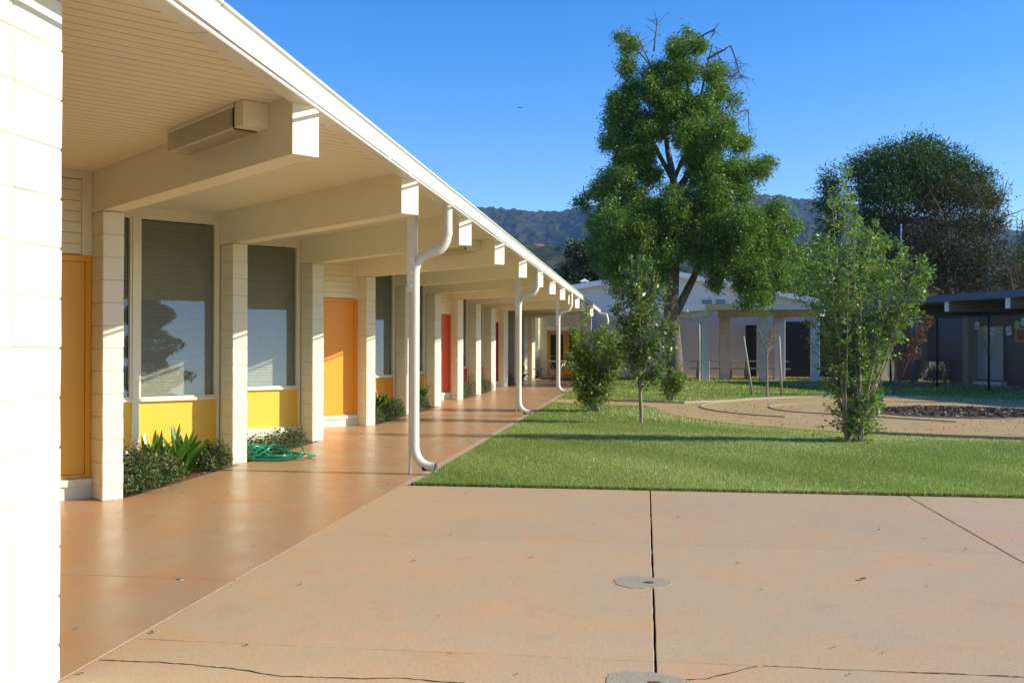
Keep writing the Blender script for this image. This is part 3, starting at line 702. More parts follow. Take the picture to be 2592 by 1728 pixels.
# bay 1
for (t, off, h, nl, lab) in [(.24, .55, .66, 24, 'upright strap leaf plant nearest the first bright yellow panel'), (.50, .30, .54, 26, 'strap leaf plant in the middle of the bed under the first yellow panel'), (.76, .32, .54, 28, 'strap leaf plant beside the second column, tips touching the yellow panel'), (.62, .14, .46, 16, 'low strap leaf plant leaning out at the front of the first bed')]:
    x, y = at_bed(1, t, off); strap_clump(x, y, h, nl, lab)
for (t, off, rx, ry, h, lab) in [(.16, .12, .34, .42, .42, 'glossy small leaved shrub just right of the nearest column'), (.36, .08, .26, .34, .30, 'dark small leaved shrub in the first bed, second from the nearest column'), (.88, .10, .22, .34, .30, 'reddish tipped shrub at the foot of the second column')]:
    x, y = at_bed(1, t, off); small_shrub(x, y, rx, ry, h, int(5200*rx*ry/.12), lab)
# bay 2
x, y = at_bed(2, .13, .42); strap_clump(x, y, .62, 15, 'spiky strap leaf plant behind the coiled green hose', .9)
x, y = at_bed(2, .32, .35); strap_clump(x, y, .40, 9, 'low arching strap leaf plant right of the green hose', 1.1)
for (t, off, rx, ry, h, lab) in [(.42, .16, .24, .34, .24, 'sparse low shrub right of the coiled hose'), (.66, .14, .22, .34, .26, 'sparse low shrub in the middle of the second bed'), (.84, .12, .16, .26, .24, 'thin shrub at the foot of the third column')]:
    x, y = at_bed(2, t, off); small_shrub(x, y, rx, ry, h, 900, lab)
# bay 4, 5
for (t, off, h, nl, lab) in [(.22, .35, .66, 34, 'big dark strap leaf plant just beyond the orange door'), (.50, .30, .62, 34, 'big strap leaf plant in the middle of the bed left of the near downspout'), (.76, .25, .5, 26, 'strap leaf plant leaning across the column behind the near downspout')]:
    x, y = at_bed(4, t, off); strap_clump(x, y, h, nl, lab)
for (t, off, rx, ry, h, lab) in [(.14, .10, .26, .34, .30, 'small leaved shrub at the foot of the column right of the orange door'), (.50, .08, .24, .5, .26, 'low shrub in front of the big strap leaf plants'), (.86, .10, .2, .3, .34, 'pale flecked shrub at the column behind the near downspout')]:
    x, y = at_bed(4, t, off); small_shrub(x, y, rx, ry, h, 1600, lab)
for (t, off, h, nl, lab) in [(.3, .35, .6, 28, 'strap leaf plant right of the near downspout'), (.7, .22, .66, 30, 'tall strap leaf plant at the column before the red orange door')]:
    x, y = at_bed(5, t, off); strap_clump(x, y, h, nl, lab)
x, y = at_bed(5, .5, .1); small_shrub(x, y, .26, .6, .3, 2000, 'low shrub in the bed before the red orange door')
# bay 7, 8, 10
x, y = at_bed(7, .35, .15); small_shrub(x, y, .3, .5, .48, 1800, 'dense shrub under the red panel just past the red orange door')
x, y = at_bed(7, .72, .1); small_shrub(x, y, .25, .4, .66, 900, 'tall loose shrub with bronze twigs past the red orange door')
x, y = at_bed(8, .35, .2); small_shrub(x, y, .35, .5, .62, 2400, 'dark round shrub in the bed before the dark red door')
x, y = at_bed(8, .75, .1); small_shrub(x, y, .3, .4, .42, 1400, 'low shaded shrub before the dark red door')
x, y = at_bed(10, .5, .15); small_shrub(x, y, .3, .6, .45, 1400, 'shaded shrub beyond the dark red door')
x, y = at_bed(11, .6, .05); strap_clump(x, y, .75, 26, 'strap leaf plant right of the second downspout')
# litter in the beds
# hose: piled loops
hp = []; ex, ey = at_bed(2, .10, 0.0)
mb = MB(); K = 520
for i in range(K):
    t = i/K; a = t*2*math.pi*9.3; g = .5+.5*math.sin(t*23)
    rx = .22+.24*g*abs(math.sin(t*5.1)); ry = .24+.10*math.sin(t*17)
    cx = ex+.05+.14*math.sin(t*9); cy = ey+.10+.10*math.cos(t*7)
    hp.append((cx+rx*math.cos(a)*(1.25 if math.cos(a) > 0 else .7), cy+ry*math.sin(a), .022+.16*(1-abs(math.cos(a*.5+t*4)))*(.35+.65*math.sin(t*3.1))+.03*math.sin(a*2.3)))
hp = [(p[0], p[1], max(p[2], .02)) for p in hp]
mb.tube(hp, .0125, 8); tag(mb.build('garden_hose', M['hose'], None, True), 'coiled green garden hose piled at the foot of the second column', 'hose')

# ------------------------------------------------------------------ fallen leaves and twigs on the paving
DL = [M['chip'], leafmat('dry_leaf_skin', (.16, .09, .05), (.28, .18, .10), (.5, .42, .3), .7, .1)]
spots = [(876, 1273, 'dark curled leaf lying on the joint line'), (980, 1355, ''), (1140, 1353, ''), (1345, 1412, ''), (1110, 1559, ''), (1047, 1420, 'green leaf scrap'), (1140, 1655, ''), (1308, 1707, ''), (1866, 1424, ''), (1870, 1427, ''), (1927, 1493, ''), (2184, 1468, 'green'), (2354, 1429, ''), (2518, 1428, ''), (2225, 1341, 'red'), (2232, 1654, ''), (2149, 1708, ''), (2347, 1485, ''), (2110, 1640, 'blade'), (192, 1592, ''), (385, 1602, ''), (205, 1706, ''), (297, 1297, ''), (640, 1384, ''), (624, 1634, ''), (1588, 1244, ''), (2097, 1271, ''), (1858, 1278, ''), (2290, 1296, ''), (2560, 1369, ''), (2341, 1364, ''), (2475, 1274, ''), (1717, 1309, ''), (1506, 1327, ''), (2445, 1391, ''), (760, 1480, ''), (1180, 1250, '')]
def ray_ground(px, py):
    xi, yi = (px-1296)/2522.6, -(py-864)/2522.6
    v = cam.matrix_world.to_3x3() @ Vector((xi, yi, -1)); t = -1.378/v.z; return v.x*t, v.y*t
ORD = ['leftmost', 'second from the left', 'third from the left', 'fourth from the left', 'fifth from the left', 'sixth from the left', 'seventh from the left', 'eighth from the left', 'ninth from the left', 'tenth from the left', 'eleventh from the left', 'twelfth from the left', 'thirteenth from the left']
def bucket(px, py):
    x, y = ray_ground(px, py)
    return ('on the walkway' if x < -2.39 else ('left of the centre joint' if x < .045 else 'right of the centre joint'), 'near the lens' if py > 1560 else ('in mid distance' if py > 1340 else 'near the lawn'))
for i, (px, py, nt) in enumerate(spots):
    x, y = ray_ground(px, py); a = random.uniform(0, 6.28); L_ = random.uniform(.012, .026)
    if nt == 'green': L_ = .05
    vs = []; K = 5
    for j in range(K+1):
        q = j/K; w = L_*.34*math.sin(math.pi*min(.98, q*.9+.06)); cz = .003+L_*.55*abs(q-.45)**1.3
        dx, dy = math.cos(a), math.sin(a)
        for sg, zz in ((-1, .6), (0, 0), (1, .5)):
            vs.append((x+dx*L_*(q-.5)-dy*w*sg, y+dy*L_*(q-.5)+dx*w*sg, cz+zz*w*.9))
    F = []
    for j in range(K): k0 = 3*j; F += [(k0, k0+1, k0+4, k0+3), (k0+1, k0+2, k0+5, k0+4)]
    col = M['strap'] if nt in ('green', 'blade', 'green leaf scrap') else (M['copper'] if nt == 'red' else DL[i % 2])
    bk_ = bucket(px, py); mates = sorted(q[0] for q in spots if bucket(q[0], q[1]) == bk_ and q[2] == '')
    o = np_mesh('fallen_leaf', np.array(vs), np.array(F), col, None, [random.random()*.8]*len(F))
    lab = {'green': 'curled green leaf, the largest leaf on the right hand paving', 'red': 'small red leaf lying on the right hand paving', 'green leaf scrap': 'small green leaf scrap on the paving left of the centre joint', 'blade': 'narrow green leaf blade low on the right hand paving', 'dark curled leaf lying on the joint line': 'dark leaf beside the long walkway joint, nearest the first downspout'}.get(nt, 'tiny brown leaf ' + bk_[0] + ' ' + bk_[1] + ((', ' + ORD[min(12, mates.index(px))]) if px in mates and len(mates) > 1 else ''))
    tag(o, lab, 'leaf', 'fallen leaves on the paving')
k_ = 420; x_ = RNG.uniform(-2.3, 6, k_); y_ = RNG.uniform(4, 9.5, k_)
V_, F_ = leaves(np.stack([x_, y_, .003+0*x_], 1), .009, .5, 3); tag(np_mesh('grit', V_, F_, M['chip'], None, tints(k_, .3)), 'tiny specks of grit and leaf crumbs on the paving', 'grit', kind='stuff')
V_, F_ = leaves(np.stack([RNG.uniform(-5.6, -4.7, 900), RNG.uniform(8.6, 14, 900), .002+0.01*RNG.random(900)], 1), .03, .4, 2); tag(np_mesh('bed_litter', V_, F_, M['chip'], None, tints(900, .2)), 'brown leaf litter on the soil of the wall beds', 'litter', kind='stuff')

# ------------------------------------------------------------------ trees
def pix(px, py, dist):
    """point seen at photo pixel (px,py) at depth dist: used once to survey where a crown lobe stands"""
    xi, yi = (px-1296)/2522.6, -(py-864)/2522.6
    v = cam.matrix_world.to_3x3() @ Vector((xi, yi, -1)); return Vector((0, 0, 1.378)) + v*dist
def blob_points(c, r, k, rng=RNG, flat=1.0, shell=.45):
    d = rng.normal(size=(k, 3)); d /= np.linalg.norm(d, axis=1)[:, None]
    rad = r*(shell+(1-shell)*rng.random(k))**.6*(1+.22*np.sin(d[:, 0]*6+c[0]*3)+.22*np.sin(d[:, 1]*7+c[2]*2))
    p = d*rad[:, None]; p[:, 2] *= flat
    return p + np.array(c[:])
def spray_points(cs, rs, dens, tuft, per, flat=1.0, shell=.4):
    """leaf centres gathered in small tufts over each lobe"""
    out, dr = [], []; rng_t = np.random.default_rng(3)
    for c, r in zip(cs, rs):
        k = max(3, int(dens*r*r)); t = blob_points(c, r, k, flat=flat, shell=shell)
        dd = t - np.array(c[:]); dd /= np.linalg.norm(dd, axis=1)[:, None]+1e-6
        q = np.repeat(t, per, axis=0) + RNG.normal(size=(k*per, 3))*tuft
        out.append(q); dr.append(np.repeat(dd, per, axis=0))
    return np.concatenate(out), np.concatenate(dr)
# --- the big ash
TD = 35.6; tb = Vector((1.05, 35.9, 0))
ash = thing('ash_tree', 'tall bushy ash tree with dead twigs at its top, rising above the courtyard', 'tree', tb)
lob = [(1445,100,30),(1438,150,28),(1455,195,26),(1500,165,32),(1555,110,36),(1600,105,28),(1565,165,44),(1635,165,36),(1655,205,30),(1510,215,42),(1435,240,40),(1412,225,22),(1560,235,46),(1625,250,42),(1690,225,20),(1425,290,42),(1500,290,50),(1585,300,50),(1650,305,46),(1700,330,30),(1400,325,26),(1445,350,44),(1478,400,32),(1625,365,50),(1690,390,42),(1738,385,34),(1758,378,16),(1420,400,38),(1375,435,34),(1342,462,16),(1440,455,50),(1640,440,54),(1715,440,30),(1545,465,42),(1400,505,46),(1480,505,56),(1560,500,52),(1640,505,56),(1715,505,46),(1780,485,36),(1385,555,38),(1450,570,56),(1540,565,56),(1620,565,56),(1700,565,54),(1775,555,50),(1815,520,34),(1825,580,30),(1400,615,34),(1430,640,36),(1500,630,44),(1660,600,44),(1740,620,50),(1795,625,40),(1755,670,38),(1700,650,28),(1370,520,24),(1365,600,18),(1470,680,26),(1640,650,22),(1490,350,30),(1500,405,24),(1600,410,24),(1592,350,30),(1480,300,34),(1350,450,12),(1330,465,9),(1430,85,16),(1575,75,14),(1770,375,12),(1720,690,20)]
cs, rs = [], []
for (ox, oy, r) in lob:
    px, py = ox*1.102, oy*1.102; wr_ = r*1.102*TD/2522.6
    half = 2.0 if oy < 300 else (3.0 if oy < 430 else 3.9)
    reps = 1 if r < 22 else (2 if r < 38 else 3)
    for i in range(reps):
        off = 0 if reps == 1 else (-half + 2*half*(i+.5)/reps)*random.uniform(.6, 1.0)
        p = pix(px+random.uniform(-5, 5), py+random.uniform(-5, 5), TD+off); cs.append(p); rs.append(wr_*random.uniform(.85, 1.05)*(1 if reps == 1 else .9))
rs = [r_*.86 for r_ in rs]
for c_, r_ in list(zip(cs, rs)):
    for _ in range(5):
        d = Vector([random.gauss(0, 1) for _ in range(3)]).normalized(); cs.append(c_+d*r_*random.uniform(.8, 1.3)); rs.append(r_*random.uniform(.25, .5))
C_, Dr = spray_points(cs, rs, 330, .105, 17, .9, .2)
C_[:, 2] -= .10*RNG.random(len(C_))**2
V_, F_ = leaves(C_, .125, .30, .25, .45, dirs=Dr)
np_mesh('crown', V_, F_, M['ashleaf'], ash, tints(len(F_), .07))
def limb(mb, p0, p1, r0, r1, wob_=.12, k=8, nn=8):
    p0, p1 = Vector(p0), Vector(p1); L_ = (p1-p0).length; pts = []; o = Vector((0, 0, 0))
    for i in range(k+1):
        t = i/k; 
        if 0 < i: o += Vector([random.uniform(-1, 1) for _ in range(3)])*wob_*L_/k*.6
        pts.append(p0.lerp(p1, t)+o*(1 if i < k else .8))
    mb.tube(pts, [r0+(r1-r0)*i/k for i in range(k+1)], nn, False); return pts
mb = MB()
tp = [tb+Vector((0, 0, -.1)), tb+Vector((0, 0, .25)), tb+Vector((-.03, 0, 1.2)), tb+Vector((-.15, 0, 2.6)), pix(1700, 740, TD), pix(1705, 640, TD)]
mb.tube(tp, [.42, .31, .27, .26, .25, .22], 14, False)
mid = tp[-1]
fork = [((1712, 720), (1775, 600), .16), ((1712, 760), (1760, 650), .13)]
limb(mb, pix(1712, 790, TD), pix(1790, 610, TD+.5), .17, .09); 
top = pix(1712, 500, TD); limb(mb, mid, top, .22, .18)
for (ax, ay, bx, by, d_, r0, r1) in [(1712,500,1690,380,-.3,.15,.10),(1712,500,1750,420,.3,.14,.11),(1750,420,1740,180,.5,.11,.04),(1700,450,1620,300,-.5,.10,.05),(1720,470,1820,330,.4,.10,.04),(1712,520,1780,430,0,.12,.08),(1780,430,1770,250,0,.08,.04),(1770,270,1800,110,0,.06,.02),(1690,380,1650,170,-.4,.09,.03),(1712,540,1560,480,-.3,.12,.04),(1712,560,1900,480,.4,.12,.04),(1712,600,1520,600,-1.5,.12,.05),(1712,620,1950,620,1,.12,.05),(1690,590,1800,560,-2,.1,.04),(1700,470,1730,400,.1,.09,.07),(1650,170,1600,110,0,.03,.015)]:
    limb(mb, pix(ax, ay, TD), pix(bx, by, TD+d_), r0, r1)
mb.build('trunk', M['bark'], ash, True)
def twigs(px, py, qx, qy, r, nkid, spread, down=0):   # dead branches at the top
    mb = MB()
    a, b = pix(px, py, TD+random.uniform(-.4, .4)), pix(qx, qy, TD+random.uniform(-.4, .4))
    pts = limb(mb, a, b, r, r*.45, .2, 7, 5)
    for i in range(nkid):
        p = pts[random.randrange(3, len(pts))]; d = Vector((random.uniform(-1, 1), random.uniform(-1, 1), random.uniform(-.4, .9)-down))*spread
        q2 = limb(mb, p, p+d, r*.35, r*.15, .3, 5, 4)
        for _ in range(2):
            p3 = q2[random.randrange(2, 6)]; limb(mb, p3, p3+Vector((random.uniform(-1, 1), random.uniform(-1, 1), random.uniform(-.8, .5)-down))*spread*.5, r*.2, r*.08, .3, 4, 3)
    mb.build('dead_branch', M['twig'], ash)
twigs(1655, 130, 1661, 55, .035, 9, .38); twigs(1650, 175, 1618, 92, .03, 4, .3); twigs(1740, 115, 1808, 73, .05, 6, .4, .3); twigs(1790, 150, 1850, 115, .045, 8, .5, .5); twigs(1850, 117, 1872, 190, .03, 26, .5, .5); twigs(1800, 170, 1860, 200, .03, 24, .5, .3)
twigs(1810, 200, 1840, 240, .025, 16, .5, .3); twigs(1860, 285, 1893, 280, .03, 6, .35, .6); twigs(1893, 280, 1895, 330, .02, 8, .25, .8); twigs(1820, 320, 1880, 350, .03, 8, .4, .5); twigs(1570, 150, 1600, 175, .02, 12, .35, .4); twigs(1600, 240, 1575, 185, .02, 10, .4, .2); twigs(1340*1.102, 470, 1480, 505, .02, 4, .3)

# --- generic small tree: stems with twigs and leaves
def leafy(name, label, base, stems, m, leaf, cat='tree', group=None, rad=.02, tufts=(24, 7), tint_l=.08, spread=.2, barkm='stem', asp=.45, droop=.2, low=.25):
    t = thing(name, label, cat, base, group); mb = MB(); C, Dd = [], []
    for st_ in stems:
        (dx, dy, h, lean, bare) = st_[:5]; z0 = st_[5] if len(st_) > 5 else -.03
        b = Vector(base)+Vector((dx, dy, z0)); e = Vector(base)+Vector((lean[0], lean[1], h))
        pts = limb(mb, b, e, rad*(.7+.5*random.random())*(1 if z0 < .1 else .5), rad*.22*(1 if z0 < .1 else .6), .10, 12, 7)
        for i in range(tufts[0]):
            q = bare+(1-bare)*random.random()**.85; idx = q*12; i0 = min(11, int(idx)); p = pts[i0].lerp(pts[i0+1], idx-i0)
            sp = spread*(1.25-q)*random.uniform(.3, 1.2)+.05
            d = Vector((random.gauss(0, 1), random.gauss(0, 1), random.gauss(.35, .5))).normalized()*sp
            if sp > .12: mb.tube([p, p+d*.6, p+d+Vector((0, 0, .03))], [.005, .004, .002], 4, False)
            for j in range(tufts[1]):
                f = random.uniform(.2, 1.1); C.append(p+d*f+Vector([random.gauss(0, leaf*.42) for _ in range(3)])); Dd.append(d.normalized())
    mb.build('stems', M[barkm], t, True)
    V, F = leaves(np.array([c[:] for c in C]), leaf, asp, .25, droop, dirs=np.array([d[:] for d in Dd])); np_mesh('foliage', V, F, M[m], t, tints(len(F), tint_l))
    return t
# young pear tree
st = [(0, 0, 2.95, (-.06, .0), .36), (0, 0, 1.25, (-.12, 0), .5)]
for (z0, h, lx, ly, bare) in [(.95, 2.75, -.32, .1, .1), (1.1, 2.7, .30, -.1, .1), (1.0, 2.5, .46, .15, .15), (1.2, 2.45, -.46, -.1, .15), (1.3, 2.95, .10, .15, .2), (.75, 1.7, .55, -.05, .15), (.62, 1.3, .50, .2, .2), (.9, 1.95, -.40, 0, .15), (1.4, 3.0, -.2, -.06, .2), (1.1, 2.15, -.52, .2, .2), (.85, 1.95, .52, .3, .15), (.7, 1.6, .22, -.3, .15), (1.5, 2.9, .22, -.1, .2), (1.2, 2.3, .1, .45, .2), (1.2, 2.4, -.05, -.45, .2), (.5, .95, .36, 0, .3), (1.6, 2.85, -.02, .2, .2), (.8, 1.4, -.32, .15, .3)]:
    st.append((-.01, 0, h, (lx, ly), bare, z0))
leafy('pear_tree', 'young pear tree with a single pale trunk standing on the near lawn', (-.07, 18.09, 0), st, 'pearleaf', .092, rad=.025, tufts=(32, 7), spread=.32, tint_l=.14, droop=.7)
# multi stem shrub
st = [(random.uniform(-.12, .12), random.uniform(-.12, .12), random.uniform(1.1, 1.75), (random.uniform(-.58, .66), random.uniform(-.5, .5)), .12) for _ in range(30)] + [(0, 0, 2.05, (-.20, 0), .2), (0, 0, 1.9, (.25, 0), .2)]
leafy('round_shrub', 'broad leafy green shrub with many thin stems at the walkway edge of the lawn', (-1.07, 21.16, 0), st, 'limeleaf', .075, 'shrub', rad=.012, tufts=(52, 7), spread=.26, tint_l=.14)
st = [(random.uniform(-.05, .05), random.uniform(-.05, .05), random.uniform(.55, .95), (random.uniform(-.36, .36), random.uniform(-.3, .3)), .35) for _ in range(16)]
leafy('small_shrub', 'small bright green bush with a short trunk in front of the big ash', (.63, 25.31, 0), st, 'limeleaf', .07, 'shrub', rad=.016, tufts=(26, 6), spread=.2, tint_l=.2)
# tall multi stemmed tree on the right
st = [(random.uniform(-.13, .13), random.uniform(-.12, .12), h, l, b) for h, l, b in
      [(3.95, (-.10, 0), .30), (3.6, (-.28, .1), .25), (3.3, (.06, .1), .2), (3.45, (-.02, -.2), .3), (3.2, (.30, -.1), .3), (2.9, (.55, .2), .35), (2.75, (.80, .0), .45), (2.6, (1.00, .1), .52), (2.85, (.62, -.3), .4), (2.7, (-.50, .1), .3), (2.5, (-.62, -.2), .35), (2.2, (-.66, .25), .35), (2.95, (-.42, -.2), .3), (2.3, (.40, .4), .25), (2.4, (-.2, -.5), .25), (1.9, (-.30, .2), .3), (1.8, (.30, -.2), .25), (1.4, (-.15, -.1), .15), (1.2, (.26, .1), .1), (1.1, (.28, .3), .05), (.95, (-.2, .1), .05), (.7, (.30, -.2), .05), (.6, (.34, .1), .0), (2.0, (.6, .1), .4), (2.5, (.05, .4), .3), (2.2, (0, -.4), .1), (1.7, (.1, .2), .05), (2.6, (.9, -.2), .55), (2.45, (1.1, -.1), .62)]]
leafy('multi_stem_tree', 'tall airy multi stemmed young tree with pale stems on the right lawn', (3.0, 15.09, 0), st, 'bushleaf', .070, rad=.016, tufts=(44, 9), spread=.38, tint_l=.16)
# staked sapling
sap = leafy('staked_sapling', 'thin nearly bare sapling tied between two leaning stakes', (3.31, 28.04, 0), [(0, 0, 1.45, (.02, 0), .88), (0, 0, 1.95, (.26, 0), .1, 1.2), (0, 0, 1.9, (-.22, .1), .1, 1.2), (0, 0, 2.0, (.05, 0), .1, 1.3), (0, 0, 1.75, (.3, .1), .1, 1.1)], 'copper', .055, rad=.034, tufts=(12, 2), spread=.3, tint_l=.3)
for i, (x, y, tx, ty, h, lab) in enumerate([(2.96, 28.36, 2.70, 28.3, 1.66, 'weathered wooden stake leaning left beside the bare sapling'), (3.78, 28.6, 3.70, 28.6, 1.66, 'upright wooden stake right of the bare sapling'), (6.68, 29.62, 6.60, 29.6, 2.65, 'tall thin stake behind the multi stemmed tree'), (3.05, 15.0, 3.02, 15.0, 1.5, 'short dark stake among the stems of the multi stemmed tree')]):
    mb = MB(); mb.tube([(x, y, -.05), (tx, ty, h)], .032 if i < 3 else .025, 8); tag(mb.build('wooden_stake', M['stake'] if i < 3 else M['bark'], None, True), lab, 'stake', 'tree stakes')
leafy('copper_tree', 'small copper leaved tree behind the multi stemmed tree', (6.95, 29.4, 0), [(0, 0, 2.4, (.25, 0), .55), (0, 0, 2.2, (1.0, 0), .5), (0, 0, 1.9, (.8, .2), .5), (0, 0, 2.6, (-.2, 0), .5), (0, 0, 1.8, (.55, 0), .6)], 'copper', .075, rad=.02, tufts=(60, 6), spread=.34, tint_l=.2, barkm='twig')

# --- background crowns
def crown_tree(name, label, lobes, dist, m, dens, leaf, base_px, tuft=.2, per=5, asp=.25, half=2.5, trunk_r=.3, mats=None, cat='tree', group=None, flat=.85, shell=.4):
    b = pix(base_px[0], 876, dist); base = Vector((b.x, b.y, 0)); t = thing(name, label, cat, base, group)
    for key, ls in (mats or {m: lobes}).items():
        cs, rs = [], []
        for (px, py, r) in ls:
            w = r*dist/2522.6; reps = 2 if r > 25 else 1
            for i in range(reps):
                off = 0 if reps == 1 else (-1 if i == 0 else 1)*half*random.uniform(.3, .9)
                cs.append(pix(px+random.uniform(-4, 4), py+random.uniform(-4, 4), dist+off)); rs.append(w*random.uniform(.85, 1.1))
        C, Dr = spray_points(cs, rs, dens*(2.2 if key == 'brown' else 2.6), tuft, per, flat, shell)
        V, F = leaves(C, leaf, asp if key != 'brown' else .2, .2, dirs=Dr); np_mesh('crown' if key != 'brown' else 'dead_crown', V, F, M[key], t, tints(len(F), .08))
    mb = MB(); allb = [p for ls in (mats or {m: lobes}).values() for p in ls]
    tx = sum(p[0] for p in allb)/len(allb); ty = min(p[1] for p in allb)
    mid = pix(tx, (ty+base_px[1])/2, dist); limb(mb, base, mid, trunk_r, trunk_r*.6, .05)
    for (px, py, r) in random.sample(allb, min(34 if mats else 12, len(allb))): limb(mb, mid.lerp(base, random.random()*.45), pix(px, py, dist+random.uniform(-half, half)*.6), trunk_r*random.uniform(.10, .28), .015, .3, 8, 6)
    if mats:
        mb.build('trunk', M['deadwood' if m == 'pine' else 'bark'], t, True); mb = MB()
        for _ in range(45):
            px, py, r = random.choice(mats['brown']); p = pix(px+random.uniform(-r, r), py+random.uniform(-r, r), dist-random.uniform(0, half*1.2)); limb(mb, p, p+Vector((random.uniform(-.6, 1), random.uniform(-1, .3), random.uniform(.2, 1.3)))*1.5, .035, .01, .3, 6, 4)
    if mats: o = mb.build('dead_branches', M['deadwood'], t); o['kind'] = 'stuff'
    else: mb.build('trunk', M['bark'], t, True)
    return t
V2 = lambda *a: [(x*1.102, y*1.102, r*1.102) for x, y, r in a]
G = 'trees behind the school buildings'
crown_tree('pine_tree', 'wide domed pine with a green top and brown dying branches, behind the right building', None, 56, 'pine', 62, .26, (2430, 876), .26, 8, .22, 4.5, .42,
    mats={'pine': V2((1975, 390, 34), (1990, 440, 36), (2010, 375, 36), (2050, 355, 36), (2095, 345, 34), (2140, 350, 36), (2180, 372, 34), (2215, 385, 26), (2250, 400, 26), (2020, 430, 40), (2070, 400, 44), (2120, 400, 44), (2170, 410, 30), (2060, 450, 38), (1995, 490, 30), (2020, 520, 30), (2000, 560, 26), (2225, 430, 34), (2150, 435, 38), (2265, 455, 24), (2100, 440, 34), (2275, 420, 18), (2300, 580, 16), (2320, 610, 20), (2345, 590, 16), (1990, 600, 26), (2200, 600, 20)),
          'brown': V2((2120, 470, 44), (2180, 450, 44), (2240, 450, 40), (2280, 460, 26), (2060, 510, 40), (2120, 540, 46), (2190, 520, 50), (2250, 520, 46), (2290, 510, 24), (2070, 580, 44), (2140, 600, 50), (2210, 600, 50), (2270, 590, 40), (2310, 640, 34), (2350, 640, 30), (2080, 640, 40), (2160, 650, 44), (2240, 650, 40), (2020, 640, 36), (2320, 560, 14))}, group=G)
crown_tree('conifer_tree', 'narrow dark conifer left of the domed pine', V2((1905, 400, 20), (1908, 430, 26), (1905, 470, 28), (1912, 520, 32), (1905, 565, 30), (1915, 610, 34), (1930, 650, 36), (1900, 650, 30), (1932, 470, 14), (1940, 440, 12)), 58, 'pine', 60, .32, (2105, 876), .2, 6, .18, 1.5, .3, group=G)
crown_tree('green_tree', 'bright leafy tree between the ash and the dark conifer', V2((1850, 600, 28), (1860, 640, 36), (1880, 560, 22), (1900, 600, 30), (1950, 600, 34), (1990, 620, 30), (1840, 660, 30), (1890, 690, 36), (1960, 660, 34), (2010, 560, 26), (1975, 545, 22), (2030, 640, 30)), 50, 'ashleaf', 55, .26, (2080, 876), .18, 6, .35, 2.5, .25, group=G)
crown_tree('oak_tree', 'dark spreading oak behind the left end of the gabled building', V2((1325, 580, 26), (1345, 610, 30), (1305, 620, 22), (1370, 590, 24), (1385, 630, 30), (1330, 650, 26), (1300, 650, 18), (1400, 600, 26), (1360, 660, 26), (1420, 660, 30)), 66, 'oak', 60, .28, (1490, 876), .2, 6, .4, 3, .3, group=G)
crown_tree('oak_tree', 'dark oak showing above the roof right of the ash trunk', V2((1460, 640, 26), (1500, 660, 26), (1560, 650, 26), (1620, 660, 22), (1820, 700, 26), (1850, 720, 22)), 62, 'oak', 60, .28, (1750, 876), .2, 6, .4, 2, .2, group=G)
crown_tree('brown_tree', 'brown leaved tree rising at the far right edge', None, 60, 'brown', 60, .3, (2630, 876), .2, 6, .4, 2.5, .3, mats={'brown': V2((2352, 520, 10), (2350, 560, 12), (2360, 620, 40), (2340, 660, 30), (2380, 580, 30))}, group=G)
# conifer that only the louvre glass mirrors, right of the frame
def spire(x, y, h, r, label):
    t = thing('conifer_tree', label, 'tree', (x, y, 0), 'trees right of the frame'); k = 9000
    z = RNG.random(k)**.8*h*.88+h*.12; lay = .75+.35*np.sin(z*5.5); rr = r*(1-(z/h))**.8*lay*RNG.random(k)**.4+.05; a = RNG.random(k)*2*np.pi
    V, F = leaves(np.stack([x+rr*np.cos(a), y+rr*np.sin(a), z-.1*rr], 1), .30, .3, .2); np_mesh('crown', V, F, M['pine'], t, tints(k))
    mb = MB(); mb.tube([(x, y, 0), (x, y, h*.95)], [.2, .03], 8); mb.build('trunk', M['bark'], t, True)
spire(19.5, 1.2, 8.6, 2.3, 'dark conifer right of the courtyard, seen only as a reflection in the first window')
spire(24, -4.5, 9.5, 2.6, 'second conifer right of the courtyard, hinted at in the window reflections')

# ------------------------------------------------------------------ gabled building and covered walkway behind
GB = thing('gabled_building', 'low white block building with a shallow gable behind the ash tree', 'building', (2, 47, 0))
def zat(py, d): return 1.378 + (875.7-py)*d/2522.6
gy = 47.0
def gpt(px, py):  # on plane Y=gy
    xi, yi = (px-1296)/2522.6, -(py-864)/2522.6
    v = cam.matrix_world.to_3x3() @ Vector((xi, yi, -1)); t = gy/v.y; return v.x*t, 1.378+v.z*t
le = gpt(1400, 740); ap = gpt(1684, 692); re = gpt(2075, 768)
pr_ = [(le[0], 0), (re[0], 0), (re[0], re[1]-.05), (ap[0], ap[1]-.05), (le[0], le[1]-.05)]
mb = MB(); mb.add([(x, gy, z) for x, z in pr_]+[(x, gy+9, z) for x, z in pr_], [(0, 1, 2, 3, 4), (9, 8, 7, 6, 5)]+[(i, (i+5), (i+1) % 5+5, (i+1) % 5) for i in range(5)])
gw = mb.build('wall', M['joint'], GB)
gbm = {}
# visible face of blocks: rows as parts
bid = 0; zz = 0.0
while zz < ap[1]-.1:
    rowm = MB(); off = 0
    x = le[0]
    while x < re[0]:
        x1 = min(x+.4064, re[0]); xm = (x+x1)/2
        lim = (le[1]+(ap[1]-le[1])*(xm-le[0])/(ap[0]-le[0]) if xm < ap[0] else ap[1]+(re[1]-ap[1])*(xm-ap[0])/(re[0]-ap[0])) - .12
        if zz+.2 < lim and not (gpt(1774, 755)[0]-.1 < xm < gpt(1839, 755)[0]+.1 and zz+.2 > gpt(1800, 775)[1] and zz < gpt(1800, 753)[1]):
            rowm.box(x+.004, x1-.004, gy-.006, gy, zz+.004, zz+.199)
        x = x1
    if rowm.v: o = rowm.build('block_course', M['wwall'], gw); o['kind'] = 'stuff'
    zz += .2032
